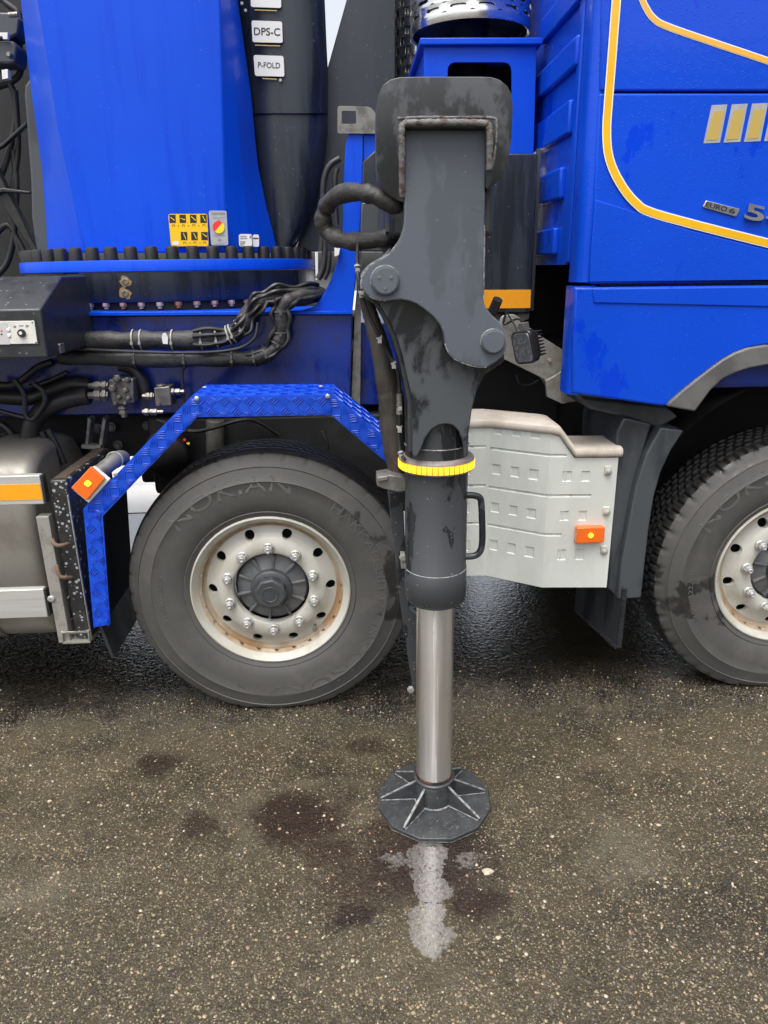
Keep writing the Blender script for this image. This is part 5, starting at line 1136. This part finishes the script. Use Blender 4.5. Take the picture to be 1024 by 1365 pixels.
b = B(); b.slab([(545, 180), (640, 180), (640, 370), (545, 370)], AF+.033, .20); b.build('arm_core', CHASS, leg)
for pts in ([(482, 385), (481.5, 376), (484, 365.5), (490, 357.5), (498, 350.5), (507, 345.5), (517, 339.5), (524, 331.5), (531, 322.5), (536, 311)], [(489, 391), (495, 396.5), (504, 399.5), (515, 400.7)], [(593.5, 458), (595, 463), (599.4, 472), (605.2, 477.6), (613, 482), (624, 486), (634, 488.6), (643, 489.5), (649.5, 489)], [(645, 398), (645.3, 350), (646, 300)]):
    path = cr([P(u, v, AF+.002)+np.array([0, 0, 0]) for u, v in pts], 5); b = B(); b.tube(path, [.0021*(.35+.9*random.random()) for _ in path], 6); b.build('scraped_edge', SCRAPE, ap)
# stamped marks (worn, hard to read)
b = B(); text_on(b, 'YITC', 626.5, 271.5, (1, 0), (0, -6.6), AF-.0002, .0005, 0, 18.5); text_on(b, '90L', 628, 281.5, (1, 0), (0, -7.4), AF-.0002, .0005, 0, 15.5); text_on(b, 'WL', 627, 291.5, (1, 0), (0, -7), AF-.0002, .0005, 0, 12); b.build('stamped_mark', mat('stamp_grey', (.10, .105, .11), .5), ap, smooth=0)
# pivot pins
for u, v, rr, rot_ in ((513.5, 374, .0300, 0), (657, 455, .0262, 0)):
    p = P(u, v, AF-.0)
    b = B(); b.lathe([(rr*1.12, .003), (rr*1.12, -.007), (rr*1.06, -.010), (rr*1.0, -.010), (rr*.985, -.012), (rr*.95, -.0135), (0, -.0138)], p, (0, 1, 0), 40); pn = b.build('pivot_pin', BLACKP, leg)
    b = B(); b.tube([p+np.array([math.cos(a)*rr*1.13, -.001, math.sin(a)*rr*1.13]) for a in np.linspace(.4, 3.4, 24)], .0016, 6); b.build('bright_edge', SCRAPE, pn)
b = B(); p = P(513.5, 374, AF-.014)
for k in range(3): a = 2.1*k+.5; b.lathe([(.0035, 0), (.0035, -.003), (0, -.003)], p+np.array([math.cos(a)*.016, .001, math.sin(a)*.016]), (0, 1, 0), 10)
b.build('pin_screw', GALVD, leg)
# bosses of yoke behind right pin
# collar round the extension beam
CF = 1.735
outp = [(538, 270), (524, 264), (511, 254), (504, 240), (502, 222), (501.5, 190), (501.5, 160), (502, 140), (505, 125), (511, 113), (520, 106), (533, 102.5), (560, 102), (600, 102), (640, 102), (655, 102.5), (666, 106), (676, 114), (682, 125), (684, 140), (683.5, 160), (682, 185), (679, 205), (673, 226), (664, 242), (650, 254)]
innp = [(538.3, 262), (538.5, 250), (538.6, 235), (538.7, 222), (538.8, 208), (539, 195), (539, 185), (539, 178), (539, 173), (539, 170), (539, 169), (546, 169), (570, 169), (600, 169), (625, 169), (640, 169), (648, 169), (649, 171), (649, 175), (649, 181), (649, 187), (649, 195), (648.5, 207), (648, 220), (648, 235), (647.5, 249)]
def cyf(v): return CF+max(0, (v-175)/90)**1.2*.035
o_, i_ = [P(u, v, cyf(v)) for u, v in outp], [P(u, v, cyf(v)+.002) for u, v in innp]
mid_ = [(a*.5+c_*.5)-np.array([0, .004, 0]) for a, c_ in zip(o_, i_)]
T = np.array([0, .06, 0])
b = B(); b.loft([[p+T for p in o_], o_, mid_, i_, [p+T for p in i_]], False, False); b.loft([[p+T for p in i_], [p+T for p in o_]], False, False); b.build('beam_collar', COLLAR, leg, bevel=.004, seg=3, smooth=50)
for nm, pts, r_, k in (('weld_bead', [(536, 262), (535.5, 230), (535.5, 200), (535.5, 175), (538, 165.5), (548, 163.5), (580, 163), (610, 163), (640, 163.5), (650, 165.5), (653, 175), (653, 200), (652.5, 226)], .0072, 9), ('weld_bead', [(530, 158), (560, 156.5), (600, 156.5), (655, 157), (662, 166), (661, 195), (657, 222)], .0032, 10)):
    path = cr([P(u, v, cyf(v)+.001) for u, v in pts], k); b = B(); b.tube(path, [r_*(1+.22*(random.random()-.5)) for _ in path], 10, wob=.2); b.build(nm, WELD, leg, smooth=60)
# beam back to the chassis
xa, xb = P(512, 200, 1.83)[0], P(672, 150, 1.83)[0]
b = B(); b.box((xa+.01, 1.80, 1.72), (xb-.02, 2.98, 2.02)); b.build('extension_beam', BLACK, leg, bevel=.012)
b = B(); b.slab([(505, 205), (538, 195), (538, 275), (512, 258)], 1.83, .1); b.build('beam_guide', DARKM, leg, bevel=.004); b = B(); b.slab([(484, 215), (506, 195), (506, 330), (480, 330)], 2.60, .06); b.build('beam_guide', DARKM, leg, bevel=.004)
b = B(); b.slab([(480, 335), (511, 335), (511, 345), (540, 345), (540, 270), (482, 270)], 2.45, .04); b.build('guide_plate', GREYP, leg, bevel=.004)
# hose loop into the arm
lp = [P(548, 290, 1.86), P(537, 281, 1.83), P(520, 270, 1.80), P(500, 261, 1.80), P(482, 257, 1.82), P(462, 257, 1.86), P(445, 264, 1.90), P(434, 278, 1.93), P(431, 294, 1.94), P(437, 309, 1.94), P(450, 318, 1.92), P(470, 322, 1.90), P(492, 321, 1.89), P(512, 318, 1.88), P(528, 315, 1.88), P(545, 312, 1.90)]
hl, hp = sleeve('hose_loop', lp, .0205, SLEEVE, leg, .13, 18, 8)
b = B(); d = hp[98]-hp[96]; b.lathe([(.017, -.006), (.025, -.006), (.025, .006), (.017, .006)], P(519, 317, 1.885), d, 20); b.box(*(lambda c_: (c_-.008, c_+.008))(P(518, 304, 1.86))); b.build('hose_clamp', GALVD, hl)
# sleeve and cable running down the left side
sv = [P(486, 392, 1.97), P(494, 420, 1.97), P(506, 460, 1.96), P(515, 500, 1.96), P(521, 530, 1.96), P(524, 570, 1.96), P(528, 610, 1.96), P(533, 642, 1.96)]
b = B(); path = cr(sv, 8); rr = list(np.interp(np.linspace(0, 1, len(path)), [0, .25, .5, .72, 1], [.016, .024, .034, .036, .024]))
b.tube(path, [r_*(1+.08*(random.random()-.5)) for r_ in rr], 16, wob=.05); b.build('hose_sleeve', SLEEVEB, leg, smooth=60)
cb_ = cr([P(477, 325, 1.88), P(476.5, 350, 1.87), P(478, 372, 1.85), P(487, 408, 1.85), P(502, 442, 1.85), P(518, 472, 1.86), P(530, 495, 1.86), P(532.5, 520, 1.87), P(532.6, 560, 1.87), P(532.6, 592, 1.87), P(535, 606, 1.86), P(540, 613, 1.84)], 8)
b = B(); b.tube(cb_, .0048, 10); cbl = b.build('sensor_cable', HOSE, leg)
ties(cb_, [10, 20, 34, 44, 60, 66, 78], .0055, TIE, cbl)
b = B(); p = P(532.6, 540, 1.868); b.cyl(p, p+np.array([0, 0, .03]), .0075, 12); p = P(532.6, 552, 1.868); b.cyl(p, p+np.array([0, 0, .018]), .0085, 8); b.build('cable_connector', GALVD, cbl)
b = B(); b.slab([(502.5, 636), (520, 633), (545, 637), (545, 655), (530, 656), (512, 652), (502.5, 648)], 1.90, .07); b.slab([(503, 636), (518, 634), (518, 640), (504, 643)], 1.886, .013); b.build('sleeve_clamp', GALVD, leg, bevel=.003)
b = B(); b.slab([(517, 657), (537, 657), (541, 740), (545, 812), (556, 820), (559, 930), (552, 927), (543, 870), (535, 812)], 1.985, .03); hb = b.build('hose_guard_bar', BLACK, leg, bevel=.003)
for u, v, y in ((547.5, 918, 1.98), (537, 742, 1.965)):
    b = B(); b.hexa(P(u, v, y), (0, -1, 0), .011, .012); b.build('guard_bolt', GALV, hb)
b = B(); b.slab([(534, 738), (540, 738), (541, 758), (535, 758)], 1.965, .02); b.build('guard_clip', GALV, hb, bevel=.001)

# ================================================================== SUPPORT PAD stored in its cradle
a, c = P(63, 641, 2.42), P(87, 636, 2.42); zlo = P(85, 857, 2.41)[2]+.0085; xa, xb = a[0]+.003, c[0]+.002; zhi = .982
pad = empty('support_pad', ((xa+xb)/2, 2.65, zlo), 'black speckled plastic outrigger pad standing upright beside the blue mudguard', 'outrigger pad')
b = B(); b.box((xa, 2.42, zlo), (xb, 2.89, zhi)); b.build('pad_body', PADM, pad, bevel=.010, seg=3)
b = B(); b.box((xa+.012, 2.44, zhi), (xb-.012, 2.87, zhi+.0012)); b.build('muddy_top', PADT, pad)
for (u0, v0, u1, v1, um, vm) in ((70, 718, 91, 725, 76, 727), (75, 752, 96, 770, 80, 768)):
    b = B(); b.tube(cr([P(u0, v0, 2.425), P(u0+1, v0+5, 2.40), P(um, vm, 2.39), P((um+u1)/2, (vm+v1)/2+1, 2.395), P(u1, v1, 2.422)], 6), .0075, 10); b.build('rope_handle', ROPE, pad)

# ================================================================== loose stones
for k, (u, v, s, lab) in enumerate(((650, 1162, .017, 'pale flat stone at the right edge of the oily puddle'), (878, 1100, .008, 'small buff stone on open asphalt far right below the front wheel'), (744, 1036, .007, 'small pale stone lying right of the round steel foot'), (664, 1250, .008, 'tan pebble near the bottom of the puddle streak, on its right'), (825, 985, .009, 'small light stone on asphalt below the rubber mud flap'), (66, 1068, .008, 'tan pebble on asphalt at the left edge below the fuel tank'))):
    if not lab: continue
    p = G(u, v); b = B(); q = []
    for ph, z in ((0, -.001), (.5, s*.22), (1, s*.34)):
        q.append([p+np.array([math.cos(a)*s*(1-.5*ph)*(1+.3*math.sin(3*a+1)+.12*random.random()), math.sin(a)*s*.7*(1-.5*ph)*(1+.2*random.random()), z]) for a in np.linspace(0, 6.283, 9, endpoint=False)])
    b.loft(q); o = b.build('stone', MATS.get('pale_stone') or mat('pale_stone', (.42, .36, .27), .5, (.32, .27, .2), .6, scale=(80, 80, 80)), None, smooth=0); setp(o, lab, 'stone')
